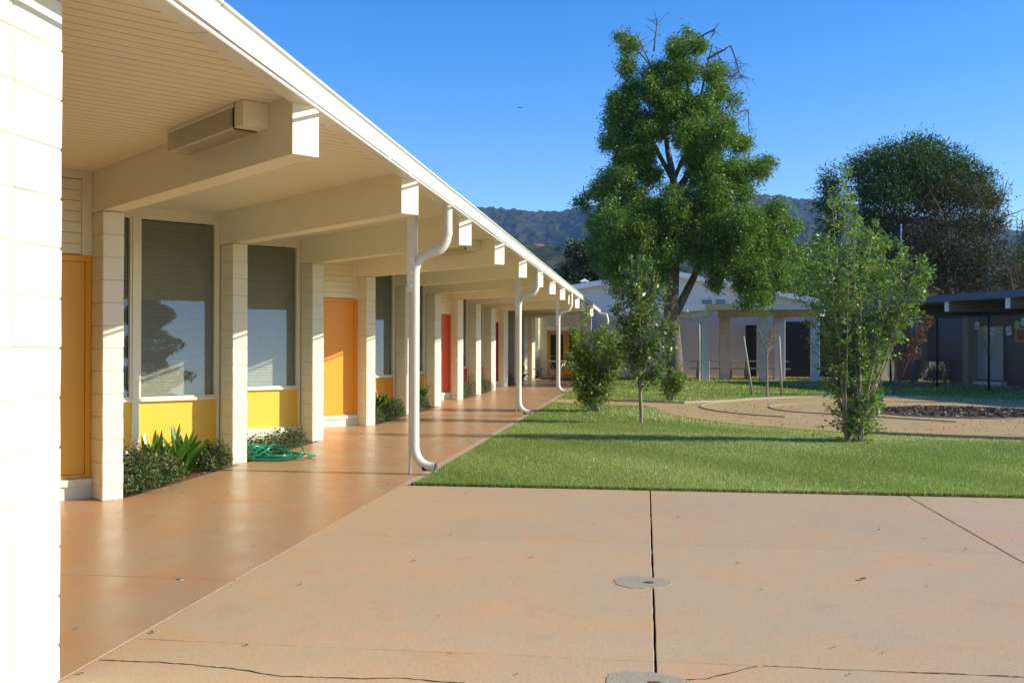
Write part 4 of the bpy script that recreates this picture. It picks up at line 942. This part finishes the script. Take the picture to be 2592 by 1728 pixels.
# roof with thick pale fascia
mb = MB()
for (a, b) in ((le, ap), (ap, re)):
    mb.add([(a[0], gy-.5, a[1]-.06), (b[0], gy-.5, b[1]-.06), (b[0], gy-.5, b[1]+.17), (a[0], gy-.5, a[1]+.17), (a[0], gy+9.4, a[1]-.06), (b[0], gy+9.4, b[1]-.06), (b[0], gy+9.4, b[1]+.17), (a[0], gy+9.4, a[1]+.17)],
           [(0, 1, 2, 3), (7, 6, 5, 4), (3, 2, 6, 7), (0, 4, 5, 1), (0, 3, 7, 4), (1, 5, 6, 2)])
mb.build('roof', M['wfascia'], GB)
wx0, wz1 = gpt(1774, 755); wx1, wz0 = gpt(1839, 774)
for (a, b) in ((wx0, (wx0+wx1)/2-.03), ((wx0+wx1)/2+.03, wx1)):
    mb = MB(); mb.box(a, b, gy-.03, gy-.007, wz0, wz0+.04); mb.box(a, b, gy-.03, gy-.007, wz1-.04, wz1); mb.box(a, a+.04, gy-.031, gy-.007, wz0, wz1); mb.box(b-.04, b, gy-.031, gy-.007, wz0, wz1)
    w = mb.build('window', M['wfascia'], GB)
    for j in range(4):
        q = MB(); z = wz0+.05+j*(wz1-wz0-.09)/4; q.add([(a+.04, gy-.03, z), (b-.04, gy-.03, z), (b-.04, gy-.012, z+.075), (a+.04, gy-.012, z+.075)], [(0, 1, 2, 3)]); q.build('glass_pane', M['steel'], w)
    q = MB(); q.box(a+.04, b-.04, gy-.0115, gy-.008, wz0, wz1); q.build('window_back', M['greydark'], w)
def vent(px, py0, py1, w, label_n):
    x, z0 = gpt(px, py0); z1 = gpt(px, py1)[1]
    mb = MB(); mb.box(x-w/2, x+w/2, gy+1, gy+1+w, z0-.3, z1-.25); v = mb.build('roof_vent', M['wfascia'], GB)
    q = MB(); 
    for sx in (-1, 1):
        for sy in (0, 1): q.box(x+sx*w*.4-.02, x+sx*w*.4+.02, gy+1+sy*w*.9, gy+1.04+sy*w*.9, z1-.25, z1-.08)
    cx, cy = x, gy+1+w/2; e = w*.85
    q.add([(cx-e, cy-e, z1-.08), (cx+e, cy-e, z1-.08), (cx+e, cy+e, z1-.08), (cx-e, cy+e, z1-.08), (cx, cy, z1+.06)], [(3, 2, 1, 0), (0, 1, 4), (1, 2, 4), (2, 3, 4), (3, 0, 4)])
    q.build('vent_cap', M['wfascia'], v)
vent(1476, 724, 704, .27, 0); vent(1422, 722, 714, .2, 1)
x, z0 = gpt(1837, 715); z1 = gpt(1837, 702)[1]; mb = MB(); mb.tube([(x, gy+1, z0-.2), (x, gy+1, z1)], .07, 8); mb.build('roof_pipe', M['wfascia'], GB)

CW = thing('covered_walkway', 'flat roofed covered walkway on block columns in front of the gabled building', 'walkway', (3, 41, 0))
mb = MB(); mb.prism([(-2.0, 47.4), (2.36, 40.22), (6.7, 40.22), (6.7, 46.29), (-1.0, 46.9)][0:1]+[(2.36, 40.22), (6.7, 40.22), (6.7, 46.28), (-1.2, 46.28)], 2.965, 3.05); mb.build('roof', M['roofc'], CW)
mb = MB(); mb.hexa([(-2.04, 47.3, 2.80), (2.355, 40.02, 2.80), (2.355, 40.21, 2.80), (-1.9, 47.4, 2.80), (-2.04, 47.3, 3.05), (2.355, 40.02, 3.05), (2.355, 40.21, 3.05), (-1.9, 47.4, 3.05)]); mb.build('fascia', M['gutter'], CW)
for x0, x1, m in ((2.36, 6.35, 'wfascia'), (6.36, 7.0, 'blue')):
    mb = MB(); mb.box(x0, x1, 40.02, 40.19, 2.83 if m != 'blue' else 2.85, 3.05); mb.box(x0, x1, 39.985, 40.019, 3.02, 3.05); mb.build('fascia', M[m], CW)
cb = [chamfer_box('block', (1, 0), (0, 1), .36, .36, .199, .01, M['wwall']), chamfer_box('block', (1, 0), (0, 1), .36, .36, .199, .01, M['tanpost'])]
def bcol(x, y, w=.36, d=.36, m='wwall', sl=1):
    q = MB(); q.box(x-w/2+.01, x+w/2-.01, y-d/2+.01, y+d/2-.01, 0, ZB-.01); c = q.build('column', M['joint'], CW); o0 = worldloc(c)
    for j in range(12 if sl else 0):
        o = link('block', cb[0 if m == 'wwall' else 1], c, (x-o0.x, y-o0.y, .1016+.2105*j-o0.z)); o.scale = (w/.36, d/.36, 1.035)
    return c
# frames run at 45 degrees: near column, far column, header beam
def frame(x, y, x2, y2, m):
    bcol(x, y, .30, .42, m); bcol(x2, y2, .42, .42, m)
    d = Vector((x2-x, y2-y)).normalized(); s = Vector((-d.y, d.x))*.12; e0 = Vector((x, y))-d*.45; e1 = Vector((x2, y2))+d*.3
    q = MB(); a = [e0-s, e0+s, e1+s, e1-s]; q.hexa([(p.x, p.y, ZB-.004) for p in a]+[(p.x, p.y, 2.963) for p in a]); q.build('beam', M['tanpost'], CW)
frame(2.38, 40.5, 1.45, 42.6, 'wwall'); frame(4.68, 40.9, 3.3, 42.7, 'tanpost'); frame(6.65, 40.7, 5.5, 42.4, 'wwall')
for x in (2.12,):
    q = MB(); q.tube([(x, 40.25, 0), (x, 40.25, 2.2), (x-.1, 40.2, 2.35), (x-.35, 40.2, 2.45), (x-.5, 40.15, 2.83)], .04, 10, False); q.build('downspout', M['tanpost'], CW, True)
q = MB(); q.tube([(-2.1, 44.8, 2.85), (-1.72, 44.6, 2.80), (-1.65, 44.5, 2.5), (-1.75, 44.5, 2.2), (-2.1, 44.6, 2.1)], .06, 10, False); q.build('downspout', M['pipe'], CW, True)
def X46(px):
    v = cam.matrix_world.to_3x3() @ Vector(((px-1296)/2522.6, 0, -1)); return v.x*46/v.y
q = MB(); q.box(X46(1888), X46(1915), 46.0, 46.2, 0, 2.35); q.build('dark_doorway', M['greydark'], CW)
q = MB(); q.box(X46(1976), X46(2060), 46.0, 46.2, 0, 2.5); q.build('dark_doorway', M['greydark'], CW)
q = MB(); q.box(X46(2062), 10.4, 46.0, 46.2, 0, 2.96); q.build('dark_wall', M['greydark'], CW)
for x in (7.6, 8.4, 9.2): 
    q = MB(); q.box(x, x+.06, 45.9, 45.99, 0, 2.96); q.build('door_mullion', M['black'], CW)
q = MB(); q.box(4.3, 5.15, 46.2, 46.22, 2.16, 2.34); q.build('wall_sign', M['wfascia'], CW)

# ------------------------------------------------------------------ right classroom wing (shaded side towards us)
def at_z(px, py, z):
    xi, yi = (px-1296)/2522.6, -(py-864)/2522.6
    v = cam.matrix_world.to_3x3() @ Vector((xi, yi, -1)); t = (z-1.378)/v.z; return Vector((v.x*t, v.y*t))
a = at_z(2592, 748, 2.93); b = at_z(2313, 767, 2.93); dr = (a-b).normalized(); pn_ = Vector((-dr.y, dr.x))   # pn_ points away (+x side)
if pn_.x < 0: pn_ = -pn_
RW = thing('classroom_wing', 'shaded classroom wing with blue roof edge behind the black chain link fence', 'building', (b.x, b.y, 0))
def rl(t, o): return b + dr*t + pn_*o          # t metres from far end to near, o metres into the building
def rbox(mb, t0, t1, o0_, o1_, z0, z1):
    q = [rl(t0, o0_), rl(t1, o0_), rl(t1, o1_), rl(t0, o1_)]; return mb.hexa([(p.x, p.y, z0) for p in q]+[(p.x, p.y, z1) for p in q])
TE = 14
mb = MB(); rbox(mb, -2.4, TE, 0, 7.5, 2.93, 3.10); mb.build('roof', M['roofc'], RW)
mb = MB(); rbox(mb, -2.4, TE, -.05, -.002, 2.90, 3.13); mb.build('fascia', M['blue'], RW)
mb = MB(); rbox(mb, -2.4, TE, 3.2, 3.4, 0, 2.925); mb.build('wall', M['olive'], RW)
def tpos(px): # param t where vertical plane offset o meets pixel column
    def f(px, o):
        v = cam.matrix_world.to_3x3() @ Vector(((px-1296)/2522.6, 0, -1)); 
        A = np.array([[v.x, -dr.x], [v.y, -dr.y]]); rhs = np.array([b.x+pn_.x*o, b.y+pn_.y*o]); return float(np.linalg.solve(A, rhs)[1])
    return f
tp_ = lambda px, o: tpos(px)(px, o)
for px in (2258, 2401, 2556):
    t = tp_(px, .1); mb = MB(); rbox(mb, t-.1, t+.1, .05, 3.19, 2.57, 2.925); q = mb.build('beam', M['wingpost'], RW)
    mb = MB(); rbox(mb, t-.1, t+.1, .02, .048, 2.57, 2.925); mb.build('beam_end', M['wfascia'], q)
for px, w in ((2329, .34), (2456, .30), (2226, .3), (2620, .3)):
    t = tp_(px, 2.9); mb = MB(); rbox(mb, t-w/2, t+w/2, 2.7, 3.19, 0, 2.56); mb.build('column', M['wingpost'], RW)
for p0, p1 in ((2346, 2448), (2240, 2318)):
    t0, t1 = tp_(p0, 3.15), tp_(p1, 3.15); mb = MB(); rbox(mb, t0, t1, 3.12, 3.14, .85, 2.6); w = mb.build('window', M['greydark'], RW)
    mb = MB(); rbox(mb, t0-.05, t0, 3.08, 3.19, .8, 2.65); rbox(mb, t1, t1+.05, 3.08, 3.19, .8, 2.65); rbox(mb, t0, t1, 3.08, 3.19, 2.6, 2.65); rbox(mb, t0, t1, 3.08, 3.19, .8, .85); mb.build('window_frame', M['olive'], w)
    for j in range(17):
        q = MB(); z = .87+j*.1; a0, a1 = rl(t0+.02, 3.10), rl(t1-.02, 3.10); c0_, c1_ = rl(t0+.02, 3.118), rl(t1-.02, 3.118)
        q.add([(a0.x, a0.y, z), (a1.x, a1.y, z), (c1_.x, c1_.y, z+.09), (c0_.x, c0_.y, z+.09)], [(0, 1, 2, 3)]); q.build('glass_pane', M['greydark'], w)
t0, t1 = tp_(2470, 3.1), tp_(2541, 3.1)
mb = MB(); rbox(mb, t0, t1, 3.10, 3.15, .20, 2.12); dd = mb.build('door', M['palepanel'], RW)
mb = MB(); rbox(mb, t0-.09, t0-.002, 3.06, 3.19, .15, 2.2); rbox(mb, t1+.002, t1+.06, 3.06, 3.19, .15, 2.2); rbox(mb, t0, t1, 3.06, 3.19, 2.122, 2.2); rbox(mb, t0, t1, 3.06, 3.19, .15, .198); mb.build('door_frame', M['navy'], dd)
mb = MB(); rbox(mb, t0-.1, t1+.1, 2.9, 3.19, 0, .14); mb.build('doorstep', M['wfascia'], RW)
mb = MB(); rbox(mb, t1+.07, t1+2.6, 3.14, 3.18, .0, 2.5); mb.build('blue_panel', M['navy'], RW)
# painted tree with handprint leaves on the door (flat print)
mb = MB(); tc_ = (t0+t1)/2
def strip(mb, t_a, z_a, t_b, z_b, w):
    p, q = rl(t_a, 3.096), rl(t_b, 3.096); L_ = math.hypot(t_b-t_a, z_b-z_a); ox, oz = -(z_b-z_a)/L_*w, (t_b-t_a)/L_*w
    v = []
    for (tt, zz_) in ((t_a-ox, z_a-oz), (t_b-ox, z_b-oz), (t_b+ox, z_b+oz), (t_a+ox, z_a+oz)): r = rl(tt, 3.096); v.append((r.x, r.y, zz_))
    mb.add(v, [(0, 1, 2, 3)])
strip(mb, tc_, .4, tc_+.02, 1.0, .025)
for (dt, dz) in ((-.28, .3), (.3, .32), (-.15, .5), (.16, .55), (-.33, .75), (.35, .8), (0, .8)): strip(mb, tc_+.01, .85, tc_+dt, .85+dz, .01)
mb.build('painted_tree', M['bark'], dd)
mb = MB()
for i in range(16):
    tt, zz_ = tc_+random.uniform(-.38, .38), random.uniform(1.1, 2.0); strip(mb, tt, zz_-.03, tt, zz_+.03, .02)
mb.build('painted_leaves', M['ink'], dd)
# bunting of papers
BP = [(2473, 822, .26, -.3, 'paper', 'white paper with red marks hanging left of the pale door'), (2494, 829, .2, .05, 'ypaper', 'yellow paper hanging at the left of the pale door'), (2512, 836, .26, .02, 'paper', 'white paper with red marks over the pale door'), (2532, 830, .16, .2, 'ypaper', 'small yellow paper over the right of the pale door'), (2553, 835, .3, .15, 'paper', 'white paper with red marks right of the pale door'), (2574, 819, .26, -.35, 'ypaper', 'tilted yellow paper on the string right of the door'), (2590, 812, .26, -.2, 'paper', 'white paper at the right end of the string')]
last = None; mbs = MB(); pts = []
for (px, py, s_, rot, m, lab) in BP:
    o_ = 1.0; t = tp_(px, o_); p = rl(t, o_); dpt = -p.x*math.sin(YAW)+p.y*math.cos(YAW); z = zat(py, dpt)
    q = MB(); v = []
    for (da, dz_) in ((-.5, -.6), (.5, -.6), (.5, .6), (-.5, .6)):
        aa, bb = da*s_*math.cos(rot)-dz_*s_*math.sin(rot), da*s_*math.sin(rot)+dz_*s_*math.cos(rot); r = rl(t+aa*.8, o_); v.append((r.x, r.y, z+bb*.8))
    for r_ in list(v): v.append((r_[0]+pn_.x*.004, r_[1]+pn_.y*.004, r_[2]))
    q.hexa(v); o = tag(q.build('hanging_paper', M[m]), lab, 'paper', 'papers strung under the roof')
    if m == 'paper':
        k2 = MB()
        for i in range(9):
            da, dz_ = random.uniform(-.3, .3)*s_, random.uniform(-.35, .35)*s_; r = rl(t+da, o_-.004); k2.add([(r.x-dr.x*.02, r.y-dr.y*.02, z+dz_-.015), (r.x+dr.x*.02, r.y+dr.y*.02, z+dz_-.012), (r.x+dr.x*.018, r.y+dr.y*.018, z+dz_+.02), (r.x-dr.x*.02, r.y-dr.y*.02, z+dz_+.014)], [(0, 1, 2, 3)])
        k2.build('red_marks', M['ink'], o)
    pts.append((rl(t, o_).x, rl(t, o_).y, z+.15))
q = MB(); q.tube(pts, .006, 5, False); tag(q.build('paper_string', M['black']), 'dark string carrying the papers under the right roof', 'string')
t = tp_(2585, 3.05); q = MB(); rbox(q, t-.35, t+.35, 3.10, 3.13, 1.55, 2.05); o = q.build('poster', M['ypaper'], RW); q = MB(); rbox(q, t-.27, t+.27, 3.092, 3.099, 1.62, 1.98); q.build('poster_sheet', M['ink'], o)
# blue post and bins
pp = at_z(2311, 972, 0)
q = MB(); q.tube([(pp.x, pp.y, 0), (pp.x, pp.y, 2.92)], .075, 14); tag(q.build('blue_post', M['blue'], None, True), 'round slate blue post holding the near roof corner of the right wing', 'post')
def wbin(px, py, w, h, m, lab):
    p = at_z(px, py, 0); t = thing('wheeled_bin', lab, 'bin', (p.x, p.y, 0), 'bins under the right roof')
    x, y = p.x, p.y; q = MB(); v = [(x-w*.42, y-w*.42, .06), (x+w*.42, y-w*.42, .06), (x+w*.42, y+w*.42, .06), (x-w*.42, y+w*.42, .06), (x-w*.5, y-w*.5, h-.08), (x+w*.5, y-w*.5, h-.08), (x+w*.5, y+w*.5, h-.08), (x-w*.5, y+w*.5, h-.08)]; q.hexa(v); q.build('bin_body', M[m], t)
    q = MB(); q.hexa([(x-w*.54, y-w*.56, h-.078), (x+w*.54, y-w*.56, h-.078), (x+w*.54, y+w*.5, h-.078), (x-w*.54, y+w*.5, h-.078), (x-w*.48, y-w*.45, h), (x+w*.48, y-w*.45, h), (x+w*.48, y+w*.42, h), (x-w*.48, y+w*.42, h)]); q.build('lid', M[m], t)
    for s_ in (-1, 1):
        q = MB(); q.tube([(x+s_*w*.46, y+w*.35, .09), (x+s_*w*.52, y+w*.35, .09)], .09, 12); q.build('wheel', M['black'], t)
wbin(2280, 966, .42, 1.0, 'binred', 'narrow red bin left of the blue post'); wbin(2298, 966, .55, 1.05, 'binred', 'wide red bin just left of the blue post'); wbin(2425, 968, .8, 1.05, 'binblack', 'dark square bin under the classroom window'); wbin(2318, 958, .5, 1.2, 'binblack', 'tall dark bin right of the blue post')
for (px, py, w, h, lab) in ((2385, 966, .5, 1.1, 'dark bush in the shade left of the square bin'), (2365, 966, .4, .6, 'low dark bush in the shade behind the fence'), (2455, 966, .3, .35, 'small shaded plant by the door step'), (2580, 965, .5, 1.0, 'dark bush at the right edge behind the fence'), (2322, 930, .3, 1.3, 'shaded plant rising behind the red bins')):
    p = at_z(px, 968, 0); small_shrub(p.x, p.y, w, w, h, 1200, lab, 'smallleaf', 'shaded_plant', .08, 'plants behind the fence')
# chain link fence
FP = [at_z(2254, 972, 0), at_z(2372, 979, 0), at_z(2503, 989, 0)]; FP.append(FP[2]+(FP[2]-FP[1])*1.0)
FN = thing('chain_link_fence', 'black chain link fence in front of the right wing', 'fence', (FP[0].x, FP[0].y, 0)); FH = 2.38
for p in FP:
    q = MB(); q.tube([(p.x, p.y, 0), (p.x, p.y, FH+.03)], .035, 10); q.build('post', M['black'], FN, True)
q = MB(); q.tube([(p.x, p.y, FH) for p in FP], .024, 8); q.build('top_rail', M['black'], FN, True)
for i in range(3):
    p, r = FP[i], FP[i+1]; L_ = (r-p).length; d = (r-p)/L_; q = MB(); pit = .075; w = .0035
    for sg in (1, -1):
        a_ = -FH
        while a_ < L_:
            s0_, s1_ = max(a_, 0), min(a_+FH, L_)
            if s1_-s0_ > .02:
                z0_, z1_ = s0_-a_, s1_-a_
                if sg < 0: z0_, z1_ = FH-z0_, FH-z1_
                A, C2 = p+d*s0_, p+d*s1_
                q.add([(A.x, A.y, z0_-w), (A.x, A.y, z0_+w), (C2.x, C2.y, z1_+w), (C2.x, C2.y, z1_-w)], [(0, 1, 2, 3)])
            a_ += pit
    o = q.build('wire_mesh', M['steel'], FN); o['kind'] = 'stuff'

# ------------------------------------------------------------------ tables, fountain
def table(x, y, rot, lab, L_=1.8, m='tablegrey'):
    t = thing('picnic_table', lab, 'table', (x, y, 0), 'picnic tables'); cr, sr = math.cos(rot), math.sin(rot)
    def w(a, b, z): return (x+a*cr-b*sr, y+a*sr+b*cr, z)
    def bx(a0, a1, b0, b1, z0, z1, nm):
        q = MB(); q.hexa([w(a0, b0, z0), w(a1, b0, z0), w(a1, b1, z0), w(a0, b1, z0), w(a0, b0, z1), w(a1, b0, z1), w(a1, b1, z1), w(a0, b1, z1)]); return q.build(nm, M[m], t)
    bx(-L_/2, L_/2, -.38, .38, .73, .77, 'table_top'); bx(-L_/2, L_/2, -.90, -.62, .43, .46, 'bench'); bx(-L_/2, L_/2, .62, .90, .43, .46, 'bench')
    for a in (-L_*.32, L_*.32):
        for sg in (-1, 1):
            q = MB(); q.tube([w(a, sg*.30, .72), w(a, sg*.05, .05)], .02, 8); q.build('leg', M['steel'], t, True)
            q = MB(); q.tube([w(a, sg*.05, .03), w(a, sg*.6, .03), w(a, sg*.70, .08), w(a, sg*.72, .38), w(a, sg*.76, .42)], .024, 8); q.build('bench_support', M['darksteel'], t, True)
table(-3.62, 41.0, math.pi/2, 'steel picnic table under the overhang before the orange double doors', 1.7)
for x, y, lab in ((-.9, 43.6, 'long shaded picnic table behind the round shrub'), (2.9, 43.4, 'long picnic table behind the middle columns of the covered walkway'), (4.95, 43.5, 'shaded picnic table left of the dark doorway')):
    table(x, y, 0, lab, 2.1)
FO = thing('drinking_fountain', 'grey metal drinking fountain on the wall left of the orange double doors', 'fountain', (-5.0, 43.0, 0))
q = MB(); q.box(-5.19, -4.86, 42.7, 43.2, .62, 1.10); q.build('fountain_body', M['stainless'], FO)
q = MB(); q.hexa([(-4.859, 42.72, .80), (-4.5, 42.78, .88), (-4.5, 43.12, .88), (-4.859, 43.18, .80), (-4.859, 42.72, .97), (-4.48, 42.76, .98), (-4.48, 43.14, .98), (-4.859, 43.18, .97)]); q.build('basin', M['stainless'], FO)
q = MB(); q.tube([(-4.55, 42.95, .98), (-4.55, 42.95, 1.06), (-4.6, 42.95, 1.1)], .015, 8); q.build('spout', M['steel'], FO, True)
q = MB(); q.box(-5.12, -4.93, 42.685, 42.699, .78, 1.0); q.build('grille', M['darksteel'], FO)

# flag or light pole behind the trees, antenna, bird
p = pix(2281, 760, 52); q = MB(); q.tube([(p.x, p.y, 0), (p.x, p.y, zat(566, 52))], .045, 8); tag(q.build('metal_pole', M['wfascia'], None, True), 'thin pale metal pole rising among the trees behind the right wing', 'pole')
p = pix(1181, 515, 30); q = MB(); z0 = 3.0; zt = zat(497, 30); q.tube([(p.x, p.y, z0), (p.x, p.y, zt)], .012, 6)
for dz in (.12, .2, .28): q.tube([(p.x-.18, p.y, zt-dz), (p.x+.02, p.y, zt-dz-.02)], .006, 5)
tag(q.build('roof_antenna', M['steel'], None), 'small antenna standing on the roof above the walkway', 'antenna')
p = pix(1319, 274, 60); q = MB()
q.add([(p.x-.24, p.y, p.z+.02), (p.x-.1, p.y+.07, p.z+.07), (p.x, p.y, p.z), (p.x-.1, p.y-.07, p.z+.05)], [(0, 1, 2, 3)]); q.add([(p.x+.26, p.y, p.z+.03), (p.x+.1, p.y+.07, p.z+.06), (p.x, p.y, p.z), (p.x+.1, p.y-.07, p.z+.05)], [(3, 2, 1, 0)])
q.tube([(p.x+.02, p.y-.16, p.z), (p.x, p.y-.05, p.z), (p.x, p.y+.12, p.z)], [.008, .035, .015], 6); tag(q.build('flying_bird', M['black']), 'small dark bird gliding in the blue sky left of the ash tree', 'bird')

# ------------------------------------------------------------------ hills
def vnoise(x, y, seed):
    r = np.random.default_rng(seed); T = r.random((256, 256)); xi = np.floor(x).astype(int); yi = np.floor(y).astype(int); fx = x-xi; fy = y-yi
    fx = fx*fx*(3-2*fx); fy = fy*fy*(3-2*fy); g = lambda a, b: T[a % 256, b % 256]
    return (g(xi, yi)*(1-fx)+g(xi+1, yi)*fx)*(1-fy)+(g(xi, yi+1)*(1-fx)+g(xi+1, yi+1)*fx)*fy
def ridge_el(px):
    xs = [200, 900, 1190, 1236, 1309, 1351, 1374, 1418, 1468, 1600, 1750, 1917, 1984, 2024, 2078, 2300, 2566, 2700, 3400]
    ys = [640, 560, 533, 536, 535, 541, 543, 539, 538, 524, 510, 503, 507, 511, 516, 550, 592, 604, 662]
    return np.interp(px, xs, ys)
def hillmesh(name, px0, px1, npx, r0, r1, nr, top, seed, rough, m, crest):
    PX = np.linspace(px0, px1, npx); RR = np.linspace(r0, r1, nr); A = np.arctan((PX-1296)/2522.6)-YAW
    G, Rr = np.meshgrid(A, RR); PXg = np.meshgrid(PX, RR)[0]
    X = Rr*np.sin(G); Y = Rr*np.cos(G); dep = Rr*np.cos(G+YAW)
    tt = np.clip((Rr-r0)/(crest-r0), 0, 1.3); el = (875.7-top(PXg))/2522.6*crest*np.cos(G+YAW)
    prof = np.where(tt < 1, tt*tt*(3-2*tt), 1-.9*(tt-1)**1.0)
    sp = vnoise(X/260+3, Y/420+9, seed)*.6+vnoise(X/120, Y/190, seed+1)*.3+vnoise(X/55, Y/75, seed+5)*.15
    Z = el*prof*(1-.55*(sp-.35)*np.clip(1-tt, 0, 1)*2.2)
    Z += rough*(vnoise(X/16, Y/16, seed+2)+.7*vnoise(X/7.5, Y/7.5, seed+3)-.6)
    V = np.stack([X, Y, Z], -1).reshape(-1, 3); idx = np.arange(npx*nr).reshape(nr, npx)
    F = np.stack([idx[:-1, :-1], idx[:-1, 1:], idx[1:, 1:], idx[1:, :-1]], -1).reshape(-1, 4)
    o = np_mesh(name, V, F, m, None, None, False); o['kind'] = 'structure'; return o
M['hill'] = mat('chaparral_hill', (.030, .043, .020), .95, .05, [(.02, (.075, .070, .036), .75), (.09, (.018, .030, .013), .8)], None)
M['nearhill'] = mat('wooded_hill', (.035, .050, .022), .95, .05, [(.05, (.075, .075, .038), .8), (.2, (.02, .032, .014), .8)], None)
hillmesh('hills', 700, 3300, 620, 1300, 3000, 170, ridge_el, 5, 13, M['hill'], 2500)
def near_el(px): return np.interp(px, [500, 1150, 1250, 1340, 1420, 1480, 1600, 1900, 2300, 3300], [640, 612, 612, 622, 622, 640, 660, 690, 690, 700])
hillmesh('hills', 500, 2800, 420, 420, 1000, 90, near_el, 21, 7, M['nearhill'], 800)
# house on the near hill
p = pix(1356, 624, 790); HS = thing('hillside_house', 'distant white house with red tiled roof on the wooded hill', 'house', (p.x, p.y, p.z-6))
q = MB(); q.box(p.x-7, p.x+7, p.y, p.y+8, p.z-8, p.z); q.build('wall', M['wfascia'], HS)
q = MB(); q.add([(p.x-9, p.y-1, p.z), (p.x+9, p.y-1, p.z), (p.x+9, p.y+9, p.z), (p.x-9, p.y+9, p.z), (p.x-5, p.y+4, p.z+2.6), (p.x+5, p.y+4, p.z+2.6)], [(3, 2, 1, 0), (0, 1, 5, 4), (1, 2, 5), (2, 3, 4, 5), (3, 0, 4)]); q.build('roof', M['roofred'], HS)
# haze
HZ = True
if HZ:
    mb = MB(); mb.box(-2500, 3600, -60, 3300, -1.2, 520); hz = mb.build('haze', M['interior']); hz['kind'] = 'stuff'; hz.data.materials.clear()
    hm = bpy.data.materials.new('pale_haze'); hm.use_nodes = True; N = hm.node_tree.nodes; N.remove(N['Principled BSDF'])
    vol = N.new('ShaderNodeVolumePrincipled'); vol.inputs['Color'].default_value = (.30, .56, 1, 1); vol.inputs['Density'].default_value = .00011; vol.inputs['Anisotropy'].default_value = .2
    hm.node_tree.links.new(vol.outputs[0], N['Material Output'].inputs['Volume']); hz.data.materials.append(hm)
